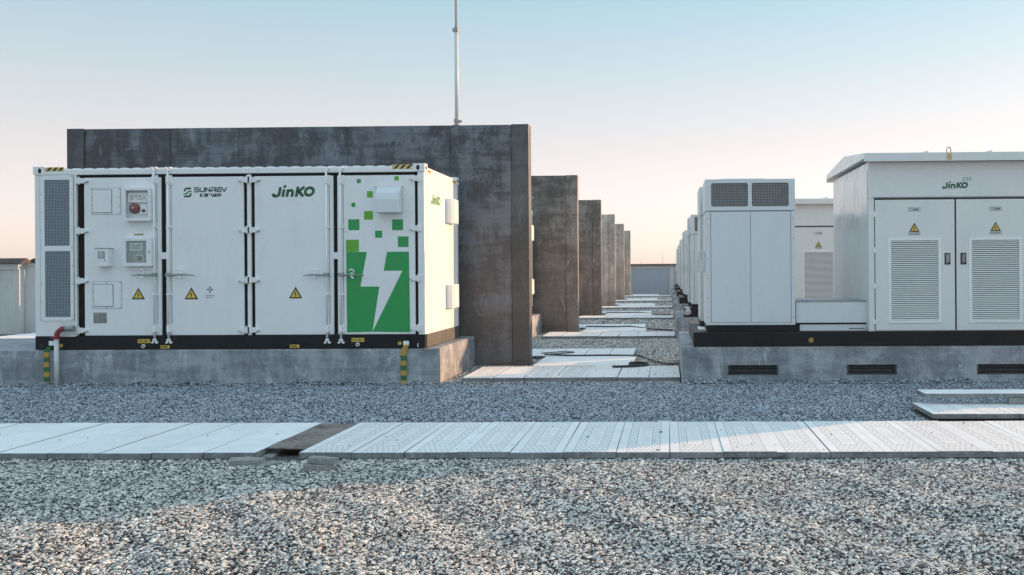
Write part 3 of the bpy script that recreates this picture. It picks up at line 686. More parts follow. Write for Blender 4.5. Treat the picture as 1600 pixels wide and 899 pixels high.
# small box
a = fr(147.6, 168.3, 389, 416.6, .13); b_ = fr(152, 163, 392.8, 404, .13)
q = MB(); q.box(a[0], a[1], YD-.13, YD+.001, a[2], a[3]); sb = q.build('junction_box', M['white'], cont, bevel=.004)
q = MB(); q.box(a[0]-.01, a[1]+.01, YD-.135, YD+.0, a[3]+.001, a[3]+.012); q.build('lid', M['steel'], sb)
q = MB(); q.box(b_[0], b_[1], YD-.133, YD-.129, b_[2], b_[3], 0); q.box(b_[0]+.015, b_[1]-.02, YD-.1345, YD-.1325, b_[2]+.015, b_[3]-.01, 1); q.build('window', [M['steel'], M['sack']], sb)
q = MB(); q.box(b_[1]-.01, b_[1]+.012, YD-.137, YD-.129, b_[2]-.035, b_[2]-.018); q.build('latch', M['steel'], sb)
a = drect(209, 224.6, 365.2, 368.2); q = MB(); q.box(a[0], a[1], YD-.002, YD+.001, a[2], a[3]); q.box(a[0]+.01, a[1]-.01, YD-.003, YD-.0018, a[2]+.009, a[3]-.009, 1); q.build('strip_label', [M['hazard'], M['greyprint']], DOOR[0])

# warning triangles
def triangle(parent, cxp, cyp, wpx, Y, fy=None, plate=False, size=None):
    fy = fy or (lambda px, py: at_y(px, py, Y))
    xc, zc = fy(cxp, cyp); wd = wpx*Y/FPX/2; h = wd*1.73
    zt = zc+h/2; zb = zc-h/2; q = MB()
    def tri(k, y, mi):
        m_ = (zb+h/3); pts = [(xc-wd*k, m_-h/3*k), (xc+wd*k, m_-h/3*k), (xc, m_+h*2/3*k)]; q.prism_y(pts, y, y+.002, mi)
    tri(1.08, Y-.002, 2); tri(1.0, Y-.0035, 0); tri(.72, Y-.005, 1)
    s = wd*.42; m_ = zb+h/3+.01*wd
    bolt = [(-.15, .95), (.25, .95), (.02, .25), (.42, .28), (-.02, -.62), (.12, -.62), (-.12, -1.0), (-.3, -.55), (-.16, -.6), (.02, .02), (-.38, .0)]
    q.prism_y([(xc+x*s*.95, m_+z*s*.95) for x, z in bolt], Y-.0062, Y-.0048, 0)
    if plate:
        q.box(xc-wd*1.12, xc+wd*1.12, Y-.002, Y+.001, zb-wd*.62, zb-wd*.12, 3); q.box(xc-wd*1.05, xc+wd*1.05, Y-.003, Y-.0015, zb-wd*.56, zb-wd*.18, 2)
        add_text(q, '当心触电', xc-wd*.75, xc+wd*.75, zb-wd*.50, zb-wd*.24, Y-.0035, 3)
    return q.build('warning_sign', [M['ink'], M['yellow'], M['sack'], M['greyprint']], parent)
triangle(DOOR[0], 216.3, 459, 20.5, YD); triangle(DOOR[1], 299.2, 458.6, 21.3, YD); triangle(DOOR[2], 462, 457.4, 20.5, YD)
# centre of gravity sign
a = drect(320.2, 336.2, 445.2, 467.8); q = MB(); q.box(a[0], a[1], YD-.002, YD+.001, a[2], a[3])
xc = (a[0]+a[1])/2; zc = a[3]-.078; r_ = .055
for dx, dz in ((1,0), (-1,0), (0,1), (0,-1)):
    p0 = Vector((xc+dx*r_, zc+dz*r_)); p1 = Vector((xc+dx*.02, zc+dz*.02)); n_ = Vector((-dz, dx))
    q.prism_y([tuple(p0+n_*.006), tuple(p0-n_*.006), tuple(p1-n_*.006), tuple(p1+n_*.006)], YD-.0032, YD-.0019, 1)
    q.prism_y([tuple(Vector((xc+dx*.032, zc+dz*.032))+n_*.016), tuple(Vector((xc+dx*.032, zc+dz*.032))-n_*.016), (xc+dx*.008, zc+dz*.008)], YD-.0038, YD-.0021, 1)
add_text(q, 'CENTER OF', a[0]+.012, a[1]-.012, a[2]+.052, a[2]+.070, YD-.0035, 1, bold=.01); add_text(q, 'GRAVITY', a[0]+.022, a[1]-.022, a[2]+.020, a[2]+.038, YD-.0035, 1, bold=.01)
q.build('notice', [M['sticker'], M['ink']], DOOR[1])
# word marks
a = drect(423, 492.5, 289.3, 307.8); q = MB(); sc_ = (a[1]-a[0])/7.25
maker_logo(lambda p: (a[0]+p[0]*sc_, YD-.002, a[2]+p[1]*(a[3]-a[2])/1.93), q); q.build('logo', M['deepgreen'], DOOR[2])
# round emblem + name on door 2
a = drect(286.2, 299.8, 293.2, 308.6); q = MB(); W_ = a[1]-a[0]; H_ = a[3]-a[2]
def em(p): return (a[0]+p[0]*W_, YD-.002, a[2]+p[1]*H_)
def fme(p): return em(p)
stroke(q, [(.16, .60), (.20, .78), (.34, .90), (.92, .90)], .17, fme, 0)
stroke(q, [(.90, .42), (.84, .22), (.70, .10), (.10, .10)], .17, fme, 0)
q.add([em(p) for p in ((.42, .68), (1.0, .66), (.98, .58), (.62, .57))], [(0, 3, 2, 1)], 1)
q.add([em(p) for p in ((.62, .57), (.98, .58), (.60, .47), (.30, .46))], [(0, 3, 2, 1)], 1)
q.add([em(p) for p in ((.0, .36), (.0, .30), (.50, .30), (.62, .45), (.30, .46))], [(0, 1, 2, 3, 4)], 1)
a2 = drect(303.5, 354.3, 293.1, 300.1); W2 = a2[1]-a2[0]; H2 = a2[3]-a2[2]
def f2(p): return (a2[0]+p[0]*W2/9.1, YD-.002, a2[2]+p[1]*H2)
t_ = .19
def st(pts, c=False): stroke(q, [(x, z) for x, z in pts], .20, f2, 0, closed=c)
def stw(x0, pts): 
    # strokes in letter space (x 0..1.15), equalised thickness
    P = [Vector((x0+x, z)) for x, z in pts]
    for i in range(len(P)-1):
        d = Vector(((P[i+1].x-P[i].x)*W2/9.1, (P[i+1].y-P[i].y)*H2)); L_ = d.length; d.normalize(); nn = Vector((-d.y, d.x))*.0085
        A = Vector((a2[0]+P[i].x*W2/9.1, a2[2]+P[i].y*H2))-d*.005; B = Vector((a2[0]+P[i+1].x*W2/9.1, a2[2]+P[i+1].y*H2))+d*.005
        q.add([(v.x, YD-.002-.0002*i, v.y) for v in (A+nn, A-nn, B-nn, B+nn)], [(0, 1, 2, 3)], 0)
stw(0, [(.05, .93), (1.25, .93)]); stw(0, [(.0, .52), (1.1, .52), (1.3, .4), (1.3, .15), (1.15, .05), (.0, .05)])
stw(1.65, [(0, .95), (0, .3), (.25, .05), (.95, .05), (1.2, .3), (1.2, .95)])
stw(3.25, [(0, .05), (0, .95), (1.15, .05), (1.15, .95)])
stw(4.85, [(0, .93), (1.05, .93), (1.25, .8), (1.25, .55), (1.05, .42), (0, .42), (0, .05)]); stw(4.85, [(.75, .42), (1.25, .05)])
stw(6.45, [(0, .93), (1.15, .93)]); stw(6.45, [(1.15, .50), (0, .50), (0, .05), (1.15, .05)])
stw(7.75, [(0, .95), (.65, .05), (1.3, .95)])
a3 = drect(312, 346.2, 302.2, 308); add_text(q, '新霖飞能科', a3[0], a3[1], a3[2], a3[3], YD-.002, 0, bold=.035)
q.build('logo', [M['navy'], M['green']], DOOR[1])
# green squares and bolt field
q = MB()
for x0p, x1p, y0p, y1p, mi in ((557.5,563.8,280,286.4,0),(616.3,623,275.8,282.3,1),(573.5,582.6,299,309,1),(549.2,555.4,317,323.7,0),(568.7,582.8,330,343.6,1),(544.2,561.6,342.9,360,0),(612.7,629.8,342.9,359.9,0),(586.2,597,360.7,371.7,0),(621.6,638.4,369.6,386.3,0),(540.6,561,374.9,393.6,1)):
    a = drect(x0p, x1p, y0p, y1p); q = MB(); q.add([(a[0],YD-.0016,a[2]),(a[1],YD-.0016,a[2]),(a[1],YD-.0016,a[3]),(a[0],YD-.0016,a[3])], [(0,1,2,3)]); q.build('green_square', M['lime' if mi else 'green'], DOOR[3])
def g7(x, y): return at_y(510+x*.2447, 390+y*.2447, YD-.0016)
for poly in ([(126,16),(258,16),(217,237),(338,237),(294,526),(132,530)], [(387,15),(527,14),(535,529),(294,526),(485,136),(366,136)]):
    P = [g7(*p) for p in poly]; q = MB(); q.add([(x, YD-.0016, z) for x, z in P][::-1], [tuple(range(len(P)))], 0); q.build('bolt_print', M['green'], DOOR[3])
# weather hood on door 4
a = fr(583.3, 620.5, 291, 331.8, .2); q = MB(); x0_, x1_, z0_, z1_ = a; x1_ = x1_+.02
fl = drect(585.5, 630.7, 290.7, 332.5)
q.box(fl[0], fl[1], YD-.004, YD+.001, fl[2], fl[3])
q.prism_x([(YD-.0045, z0_-.0), (YD-.20, z0_+.0), (YD-.20, z0_+.20), (YD-.17, z1_-.10), (YD-.05, z1_+.0), (YD-.0045, z1_)], x0_+.02, x1_)
bolts(q, *fl, YD-.004, 3, 3, .008); q.build('vent_hood', [M['grey'], M['steel']], cont, bevel=.006)
# hazard stripes on the top rail
def hazard(x0, x1, z0, z1, Yp, parent):
    q = MB(); q.box(x0, x1, Yp-.0015, Yp+.001, z0, z1, 0); h = z1-z0; n = 3; wv = (x1-x0)/3.25
    for i in range(n+0):
        xa = x0+.02+i*wv*1.02; q.add([(xa, Yp-.0025, z0+.005), (xa+wv*.42, Yp-.0025, z0+.005), (xa+wv*.42+h*.9, Yp-.0025, z1-.005), (xa+h*.9, Yp-.0025, z1-.005)], [(0,1,2,3)], 1)
    return q.build('hazard_stripe', [M['hazard'], M['ink']], parent)
a = fr(70, 99.5, 261.6, 268); hazard(*a, YF+.004, cont); a = fr(612.5, 643.3, 257.2, 264.3); hazard(*a, YF+.004, cont)
for y0_ in (YF+.2, CB-.42):
    q = MB(); q.box(CX1-.0125, CX1-.009, y0_, y0_+.28, CZ1-.115, CZ1-.065, 0)
    for i in range(3): q.add([(CX1-.0085, y0_+.02+.085*i, CZ1-.11), (CX1-.0085, y0_+.06+.085*i, CZ1-.11), (CX1-.0085, y0_+.09+.085*i, CZ1-.07), (CX1-.0085, y0_+.05+.085*i, CZ1-.07)], [(0,1,2,3)], 1)
    q.build('hazard_stripe', [M['hazard'], M['ink']], cont)
# bottom rail stickers, lugs
for a_, txt in (((215.3, 234.6, 530.4, 536.3), '灌水接口'), ((549.3, 569, 528.4, 534.4), '排水接口')):
    a = fr(*a_, .002); q = MB(); q.box(a[0], a[1], YF-.002, YF, a[2], a[3]); add_text(q, txt, a[0]+.01, a[1]-.01, a[2]+.01, a[3]-.01, YF-.003, 1, bold=.01); q.build('rail_label', [M['yellow'], M['ink']], cont)
for a_ in ((250.8, 265, 540, 544.6), (453, 467.6, 538.9, 543.6)):
    a = fr(*a_, .002); q = MB(); q.box(a[0], a[1], YF-.002, YF, a[2], a[3]); q.box(a[0]+.012, a[1]-.03, YF-.003, YF-.0018, (a[2]+a[3])/2-.009, (a[2]+a[3])/2+.009, 1); q.build('rail_label', [M['yellow'], M['ink']], cont)
for pp in ((224.8, 541), (559.3, 538.4)):
    x_, z_ = F(*pp); q = MB(); q.tube([(x_, YF-.03, z_), (x_, YF+.002, z_)], .028, 12); q.cyl((x_, YF-.032, z_), (x_, YF-.0301, z_), .015, 10, 1); q.build('drain_plug', [M['zinc'], M['dark']], cont)
for pp in ((95.8, 540.3), (624.6, 536.6)):
    x_, z_ = F(*pp); q = MB(); q.cyl((x_, YF-.003, z_), (x_, YF, z_), .028, 16); q.box(x_-.004, x_+.004, YF-.0045, YF-.0028, z_-.014, z_+.014, 1); q.build('earth_symbol', [M['yellow'], M['ink']], cont)
x_, z_ = F(654.5, 539.5); q = MB(); q.prism_y([(x_+.03*math.cos(t*.524), z_+.045*math.sin(t*.524)) for t in range(12)], YF-.002, YF+.0, 0); q.box(x_-.022, x_-.008, YF-.006, YF-.0021, z_-.03, z_+.03, 1); q.build('lashing_hole', [M['dark'], M['grey']], cont)
x_, z_ = F(66, 540); q = MB(); q.prism_y([(x_+.03*math.cos(t*.524), z_+.04*math.sin(t*.524)) for t in range(12)], YF-.002, YF+.0); q.build('lashing_hole', M['dark'], cont)
for pa, pb in ((78, 87), (630.8, 639.4)):
    a = fr(pa, pb, 533, 540); q = MB(); q.box(a[0], a[1], YF-.03, YF, a[2], a[3]); q.build('earth_lug', M['zinc'], cont, bevel=.003)
# right side of the container: seams, service boxes, word mark
XS = CX1-.012
for y_ in (YF+.42, YF+1.28):
    q = MB(); q.box(XS-.0, XS+.003, y_, y_+.035, RZ1+.02, CZ1-.16); q.build('side_rib', M['white'], cont)
q = MB(); q.box(XS-.03, CX1-.014, YF+.17, CB-.18, CZ1-.12, CZ1-.035); q.build('side_top_rail', M['white'], cont)
for zt_, zb_ in ((3.02, 2.60), (1.53, 1.12)):
    q = MB(); q.box(XS, XS+.11, YF+1.50, YF+2.02, zb_, zt_); bx_ = q.build('service_box', M['white'], cont, bevel=.008)
    q = MB(); q.box(XS+.11, XS+.118, YF+1.60, YF+1.615, zb_+.02, zt_-.02)
    for i in range(4): q.box(XS+.11, XS+.122, YF+1.545, YF+1.56, zb_+.06+i*.1, zb_+.075+i*.1)
    q.build('box_seam', M['grey'], bx_)
q = MB(); ya = YF+.42; sc_ = .70/7.25
maker_logo(lambda p: (XS+.0035, ya+.04+p[0]*sc_*.95, 2.86+p[1]*.09), q); q.build('logo', M['palegreen'], cont)
CONTS = [cont]
far_parts = {'body', 'roof', 'top_rail', 'corner_post', 'corner_casting', 'bottom_rail', 'side_rail', 'door', 'door_gasket', 'service_box', 'side_top_rail', 'side_rib'}
for k in range(1, NROW):
    c = copy_tree(cont, (0, ROW*k, 0), keep=far_parts)
    tag(c, '%s white container of the left row, mostly hidden behind the %s dark concrete wall' % (ordn[k], ordn[k-1])); CONTS.append(c)

# striped earth strips, white pipe with red elbow
def strip(px0, px1, ptop, side):
    x0_, x1_ = at_y(px0, 575, YF-.04)[0], at_y(px1, 575, YF-.04)[0]; zt = at_y(px0, ptop, YF-.04)[1]
    t = thing('earth_strip', (x0_, YF-.04, -.02), 'yellow and green banded earthing strip on the plinth near the %s end of the container' % side, 'earthing strip', 'banded earthing strips')
    n_ = 7; z = -.03; h = (zt+.03)/n_
    for i in range(n_):
        q = MB(); q.box(x0_, x1_, YF-.036, YF-.022, z+h*i, z+h*(i+1)-.0005); q.build('yellow_band' if i % 2 == 0 else 'green_band', M['orange'] if i % 2 == 0 else M['post_green'], t)
    q = MB(); q.add([(x0_, YF-.036, zt), (x1_, YF-.036, zt), (x1_+.05, YF-.045, zt+.09), (x0_+.06, YF-.045, zt+.09), (x0_, YF-.026, zt), (x1_, YF-.026, zt), (x1_+.05, YF-.032, zt+.09), (x0_+.06, YF-.032, zt+.09)], [(0,1,2,3),(4,7,6,5),(0,3,7,4),(1,5,6,2),(3,2,6,7)])
    q.build('tail', M['post_green'] if side == 'left' else M['orange'], t)
strip(67.8, 76.2, 551, 'left'); strip(626, 635, 548, 'right')
xp = at_y(88.6, 560, YF-.10)[0]; zt = at_y(88.6, 528, YF-.1)[1]
t = thing('drain_pipe', (xp, YF-.10, 0), 'white upright pipe with a red elbow joined to the container corner', 'pipe')
q = MB(); q.cyl((xp, YF-.10, -.05), (xp, YF-.10, zt), .036, 14); q.build('pipe', M['pvc'], t, smooth=True)
q = MB(); q.tube([(xp, YF-.10, zt-.02), (xp, YF-.10, zt+.03)], [.047, .042], 14); q.tube([(xp, YF-.10, zt+.03), (xp+.02, YF-.10, zt+.09), (xp+.07, YF-.085, zt+.135), (xp+.13, YF-.08, zt+.14)], [.038, .04, .042, .042], 12); q.box(xp-.07, xp+.05, YF-.15, YF-.05, zt-.01, zt+.02); q.build('elbow', M['red'], t, bevel=.004)
q = MB(); q.tube([(xp+.13, YF-.08, zt+.14), (xp+.21, YF-.08, zt+.145)], .036, 12); q.tube([(xp+.20, YF-.08, zt+.145), (xp+.27, YF-.08, zt+.145)], .045, 12); q.build('connector', M['steel'], t)

# ------------------------------------------------------------------ right row
RY1 = YF+3.85
vents = [at_y(px, 577, YF)[0] for px in (1137, 1216, 1323, 1401, 1526, 1606)]
vz = (at_y(1177, 586.5, YF)[1], at_y(1177, 570.5, YF)[1])
vz2 = [(vz[0], vz[1]), (at_y(1360, 584.5, YF)[1], at_y(1360, 568.5, YF)[1]), (at_y(1560, 583.5, YF)[1], at_y(1560, 567.5, YF)[1])]
holes = [(vents[2*i], vents[2*i+1], vz2[0][0], vz2[0][1]) for i in range(3)]
q = MB(); q.plate(RX0, 11.0, -.35, PZ-.004, YF-.02, YF+.12, holes); q.prism_z([(RX0, YF+.121), (11.0, YF+.121), (11.0, RY1), (RX0, RY1)], -.35, PZ-.004)
rp = q.build('concrete_plinth', M['plinth']); rp['base'] = (0,0,0)
tag(rp, 'grey concrete plinth with dark vent slots under the nearest grey kiosk', 'plinth', 'plinths of the right row')
for h in holes:
    q = MB(); x0_, x1_, z0_, z1_ = h
    q.box(x0_, x1_, YF+.075, YF+.119, z0_, z1_)
    for i in range(3):
        zz = z0_+(z1_-z0_)*(i+.5)/3; q.prism_x([(YF+.012, zz-.024), (YF+.018, zz-.028), (YF+.064, zz+.018), (YF+.058, zz+.022)], x0_+.03, x1_-.03, 1)
    q.box(x0_, x0_+.03, YF+.0, YF+.074, z0_, z1_); q.box(x1_-.03, x1_, YF+.0, YF+.074, z0_, z1_)
    q.box(x0_-.0, x0_+.03, YF-.018, YF-.0001, z0_, z1_, 1); q.box(x1_-.03, x1_, YF-.018, YF-.0001, z0_, z1_, 1); q.build('vent_slot', [M['black'], M['louvre_dark']], rp)
RPL = [rp]
for k in range(1, NROW): c = copy_tree(rp, (0, ROW*k, 0), keep={'x'}); tag(c, 'grey concrete plinth of the %s station along the right row' % ordn[k]); RPL.append(c)

SKZ0, SKZ1 = PZ, .775; SX0 = at_y(1083.7, 530, YF+.06)[0]; SK1 = YF+3.6
skid = thing('steel_skid', (SX0, YF+.06, SKZ0), 'long black steel skid carrying the nearest pair of grey cabinets and kiosk', 'steel skid', 'black skids on the right plinths')
q = MB(); q.box(SX0, KX1+.05, YF+.06, YF+.16, SKZ0, SKZ1); q.build('front_beam', M['black'], skid, bevel=.004)
q = MB(); q.box(SX0+.004, SX0+.10, YF+.161, SK1, SKZ0, SKZ1); q.build('side_beam', M['dusty'], skid, bevel=.003)
q = MB(); q.box(SX0+.101, KX1, YF+.161, SK1, SKZ1-.03, SKZ1-.008); q.build('deck', M['dusty'], skid)
x_, z_ = at_y(1267.3, 531.7, YF+.06); q = MB(); q.tube([(x_, YF+.056, z_), (x_, YF+.06, z_)], .036, 16); q.cyl((x_, YF+.0545, z_), (x_, YF+.0558, z_), .026, 14, 1); q.box(x_-.008, x_+.010, YF+.053, YF+.0544, z_-.012, z_+.016, 0); q.build('earth_symbol', [M['yellow'], M['ink']], skid)
q = MB(); q.box(SX0+.10, SX0+.26, YF+.6, YF+1.3, SKZ1, SKZ1+.02); q.build('pad_plate', M['zinc'], skid)
for k in range(1, NROW): c = copy_tree(skid, (0, ROW*k, 0), keep={'front_beam', 'side_beam', 'deck'}); tag(c, 'black steel skid of the %s station along the right row' % ordn[k])

# cooling cabinets
def cabinet(x0, x1, y0, y1, z0, ztop, label, front=True):
    t = thing('cooling_cabinet', ((x0+x1)/2, (y0+y1)/2, z0), label, 'cabinet', 'tall grey cooling cabinets on the skids')
    sx = (x1-x0)/1.419
    zb = z0+.10; zs = z0+(2.44)*.7787+.06      # top of the doors
    zs = at_y(1172, 330.6, YF+.3)[1]
    q = MB(); q.box(x0+.01, x1+.03, y0+.01, y1-.01, z0, zb-.004); q.build('base', M['black'], t, bevel=.003)
    q = MB(); q.box(x0+.012, x1-.012, y0+.022, y1-.01, zb, zs+.004); q.build('body', M['grey'], t)
    # head with two mesh windows
    zv0, zv1 = at_y(1140, 323.4, YF+.3)[1], at_y(1140, 286.7, YF+.3)[1]
    hs = [(x0+(1111.7-1102.5)/139.2*(x1-x0), x0+(1169-1102.5)/139.2*(x1-x0), zv0, zv1), (x0+(1174.8-1102.5)/139.2*(x1-x0), x0+(1232-1102.5)/139.2*(x1-x0), zv0, zv1)]
    q = MB()
    if front: q.plate(x0, x1, zs+.012, ztop, y0, y0+.05, hs)
    else: q.box(x0, x1, y0, y0+.05, zs+.012, ztop)
    q.box(x0, x1, y0+.051, y1, zs+.012, ztop); hd = q.build('head', M['grey'], t, bevel=.004 if not front else 0)
    q = MB(); q.box(x0+.25, x0+.95, y0+.01, y0+.4, ztop, ztop+.008); q.build('top_cover', M['grey'], t)
    if front:
        for h in hs:
            q = MB(); q.box(h[0], h[1], y0+.035, y0+.049, h[2], h[3], 0)
            nx_, nz_ = 24, 15
            for i in range(nx_+1): xx = h[0]+(h[1]-h[0])*i/nx_; q.box(xx-.0045, xx+.0045, y0+.012, y0+.018, h[2], h[3], 1)
            for i in range(nz_+1): zz = h[2]+(h[3]-h[2])*i/nz_; q.box(h[0], h[1], y0+.0181, y0+.022, zz-.0045, zz+.0045, 1)
            # rounded corners
            for cx_, sx_ in ((h[0], 1), (h[1], -1)):
                for cz_, sz_ in ((h[2], 1), (h[3], -1)):
                    pts = [(cx_, cz_)]+[(cx_+sx_*(.035-.035*math.sin(a_)), cz_+sz_*(.035-.035*math.cos(a_))) for a_ in [0, .4, .8, 1.2, math.pi/2]]
                    q.prism_y(pts, y0+.001, y0+.012, 2)
            q.build('vent_grille', [M['dark'], M['steel'], M['grey']], hd)
    xa, xm, xb = [x0+(p-1102.5)/139.2*(x1-x0) for p in (1110.9, 1172.6, 1234.7)]
    zd0 = zb+.045
    for a, b in ((xa+.003, xm-.004), (xm+.004, xb-.003)):
        q = MB(); q.box(a, b, y0+.004, y0+.021, zd0, zs-.006); q.build('door', M['grey'], t, bevel=.003)
    q = MB(); q.box(x0+.006, xa-.006, y0+.006, y0+.0215, zb+.002, zs-.001); q.box(xb+.006, x1-.006, y0+.006, y0+.0215, zb+.002, zs-.001); q.box(xa-.0055, xb+.0055, y0+.006, y0+.0215, zb+.002, zd0-.008); q.build('frame', M['grey'], t, bevel=.002)
    q = MB(); q.box(xa-.0052, xb+.0052, y0+.0195, y0+.0218, zd0-.006, zs); q.build('seam', M['steel'], t)
    q = MB()
    for xx in (x0+.03, x1-.03):
        for zz in np.linspace(zb+.12, zs-.12, 6): q.cyl((xx, y0+.001, zz), (xx, y0+.0062, zz), .008, 6)
    q.build('bolts', M['steel'], t, kind='stuff')
    # side panel details facing the aisle
    q = MB(); q.box(x0+.002, x0+.0115, y0+.06, y0+(y1-y0)*.5-.01, zb+.03, zs-.02); q.box(x0+.002, x0+.0115, y0+(y1-y0)*.5+.01, y1-.06, zb+.03, zs-.02); q.build('side_panel', M['grey'], t, bevel=.002)
    q = MB(); q.box(x0-.075, x0+.0015, y0+.2, y0+.34, 1.72, 1.93); q.prism_x([(y0+.22, 1.93), (y0+.32, 1.93), (y0+.28, 2.08), (y0+.26, 2.08)], x0-.03, x0); q.build('side_socket', M['pvc'], t, bevel=.01)
    return t
cY = YF+.25; cx0 = at_y(1102.5, 400, cY)[0]; cx1 = at_y(1242.8, 400, cY)[0]; ctop = at_y(1172, 280, cY)[1]
cabA = cabinet(cx0, cx1, cY, cY+1.12, SKZ1, ctop, 'grey two-door cooling cabinet with two black mesh vents, nearest on the right row')
cabB = cabinet(cx0-.05, cx1-.05, cY+1.28, cY+2.45, SKZ1, ctop-.01, 'plain grey cabinet standing directly behind the front vented cabinet', False)
for k in range(1, NROW):
    c = copy_tree(cabA, (0, ROW*k, 0)); tag(c, 'grey vented cabinet at the front of the %s station along the right row' % ordn[k])
    c = copy_tree(cabB, (0, ROW*k, 0)); tag(c, 'plain grey cabinet at the back of the %s station along the right row' % ordn[k])

# low cable duct box between cabinet and kiosk
KY = YF+.15; KX0 = at_y(1357.5, 400, KY)[0]
dY = YF+.30
x0_, x1_ = cx1+.012, KX0-.006
dz0, dz1 = at_y(1300, 504.5, dY)[1], at_y(1300, 471.5, dY)[1]
duct = thing('cable_duct', ((x0_+x1_)/2, dY, SKZ1), 'low pale grey cable duct box linking the nearest cabinet and kiosk', 'cable duct', 'low cable ducts on the skids')
q = MB(); q.box(x0_, x1_, dY, dY+1.15, dz0, dz1); q.build('duct_box', M['grey'], duct, bevel=.004)
q = MB(); q.box(x0_-.004, x1_+.002, dY-.012, dY+1.17, dz1+.001, dz1+.018); q.build('lid', M['steel'], duct, bevel=.003)
q = MB(); q.box(x0_+.06, x1_, dY+.03, dY+.6, SKZ1+.0, dz0-.03); q.build('lower_tray', M['grey'], duct, bevel=.003)
q = MB(); q.box(x0_+.02, x1_, dY+.05, dY+1.0, dz0-.029, dz0-.001); q.build('shadow_fill', M['dark'], duct)  # dark filler standing for the shaded gap under the duct box
q = MB(); q.box(x1_-.28, x1_-.03, dY+.026, dY+.031, SKZ1+.03, SKZ1+.04); q.build('slot', M['dark'], duct)
DUCTS = [duct]
for k in range(1, NROW): c = copy_tree(duct, (0, ROW*k, 0)); tag(c, 'low cable duct box at the %s station along the right row' % ordn[k])

# kiosk
KB = YF+3.35
kio = thing('equipment_kiosk', (KX0, KY, SKZ1), 'large grey metal kiosk with pitched roof and white louvred doors at the right edge', 'kiosk', 'grey kiosks of the right row')
kz1 = at_y(1420, 252.5, KY)[1]
q = MB(); q.box(KX0, KX1, KY+.02, KB, SKZ1, kz1-.002); q.build('body', M['kiosk'], kio, bevel=.004)
# roof: fascia box + low gable, overhanging
rz0, rz1 = at_y(1420, 252, YF-.0)[1], at_y(1400, 238.8, YF-.0)[1]
ro = .12
q = MB(); yf, yb, ym = YF-.0, KB+ro+.12, (YF+KB)/2+.1
q.prism_x([(yf, rz0), (yf, rz1), (ym, rz1+.15), (yb, rz1), (yb, rz0), (yb-.03, rz0), (yb-.03, rz0+.05), (yf+.03, rz0+.05), (yf+.03, rz0)], KX0-.09, KX1+.12)
rf = q.build('roof', M['kiosk'], kio, bevel=.004)
for px in (1445, 1545):
    x_ = at_y(px, 236, YF+.3)[0]; q = MB(); q.prism_y([(x_-.10, rz1+.028), (x_+.07, rz1+.075), (x_+.07, rz1+.028)], YF+.35, YF+.7); q.build('roof_flap', M['kiosk'], kio)
x_ = at_y(1483, 240, YF)[0]
q = MB(); q.tube([(x_-.028, YF+.02, rz1+.0), (x_-.03, YF+.02, rz1+.05), (x_-.02, YF+.02, rz1+.075), (x_+.02, YF+.02, rz1+.075), (x_+.03, YF+.02, rz1+.05), (x_+.028, YF+.02, rz1+.0)], .009, 8); q.build('lifting_eye', M['steel'], kio)
q = MB(); q.box(x_-.04, x_+.04, YF-.002, YF, rz0+.015, rz1-.01); add_text(q, '↑', x_-.014, x_+.014, rz0+.05, rz1-.045, YF-.003, 1); q.build('lifting_label', [M['hazard'], M['greyprint']], kio)
# header and doors
zh = at_y(1430, 309.5, KY)[1]; zd1 = at_y(1430, 312.2, KY)[1]; zd0 = SKZ1+.012
q = MB(); q.box(KX0+.004, KX1-.004, KY, KY+.021, zh+.0, kz1-.003); q.build('header_panel', M['kiosk'], kio, bevel=.003)
q = MB(); q.box(KX0+.07, KX1-.1, KY-.010, KY-.001, zh+.0, zh+.018); q.build('drip_strip', M['steel'], kio)
q = MB(); q.box(KX0+.004, at_y(1366.3, 400, KY)[0], KY, KY+.021, SKZ1, zh-.002); q.build('corner_frame', M['kiosk'], kio, bevel=.003)
q = MB(); q.box(at_y(1366.6, 400, KY)[0], KX1-.1, KY+.012, KY+.0215, zd0, zh-.002); q.build('door_gap', M['dark'], kio)
def rk(px0, px1, py0, py1, d=0):
    cxm, cym = (px0+px1)/2, (py0+py1)/2; Y = KY-d
    return at_y(px0, cym, Y)[0], at_y(px1, cym, Y)[0], at_y(cxm, py1, Y)[1], at_y(cxm, py0, Y)[1]
dx = [at_y(p, 400, KY)[0] for p in (1367.6, 1491.6, 1494.4)]
DWD = dx[1]-dx[0]; STEP = dx[2]-dx[0]
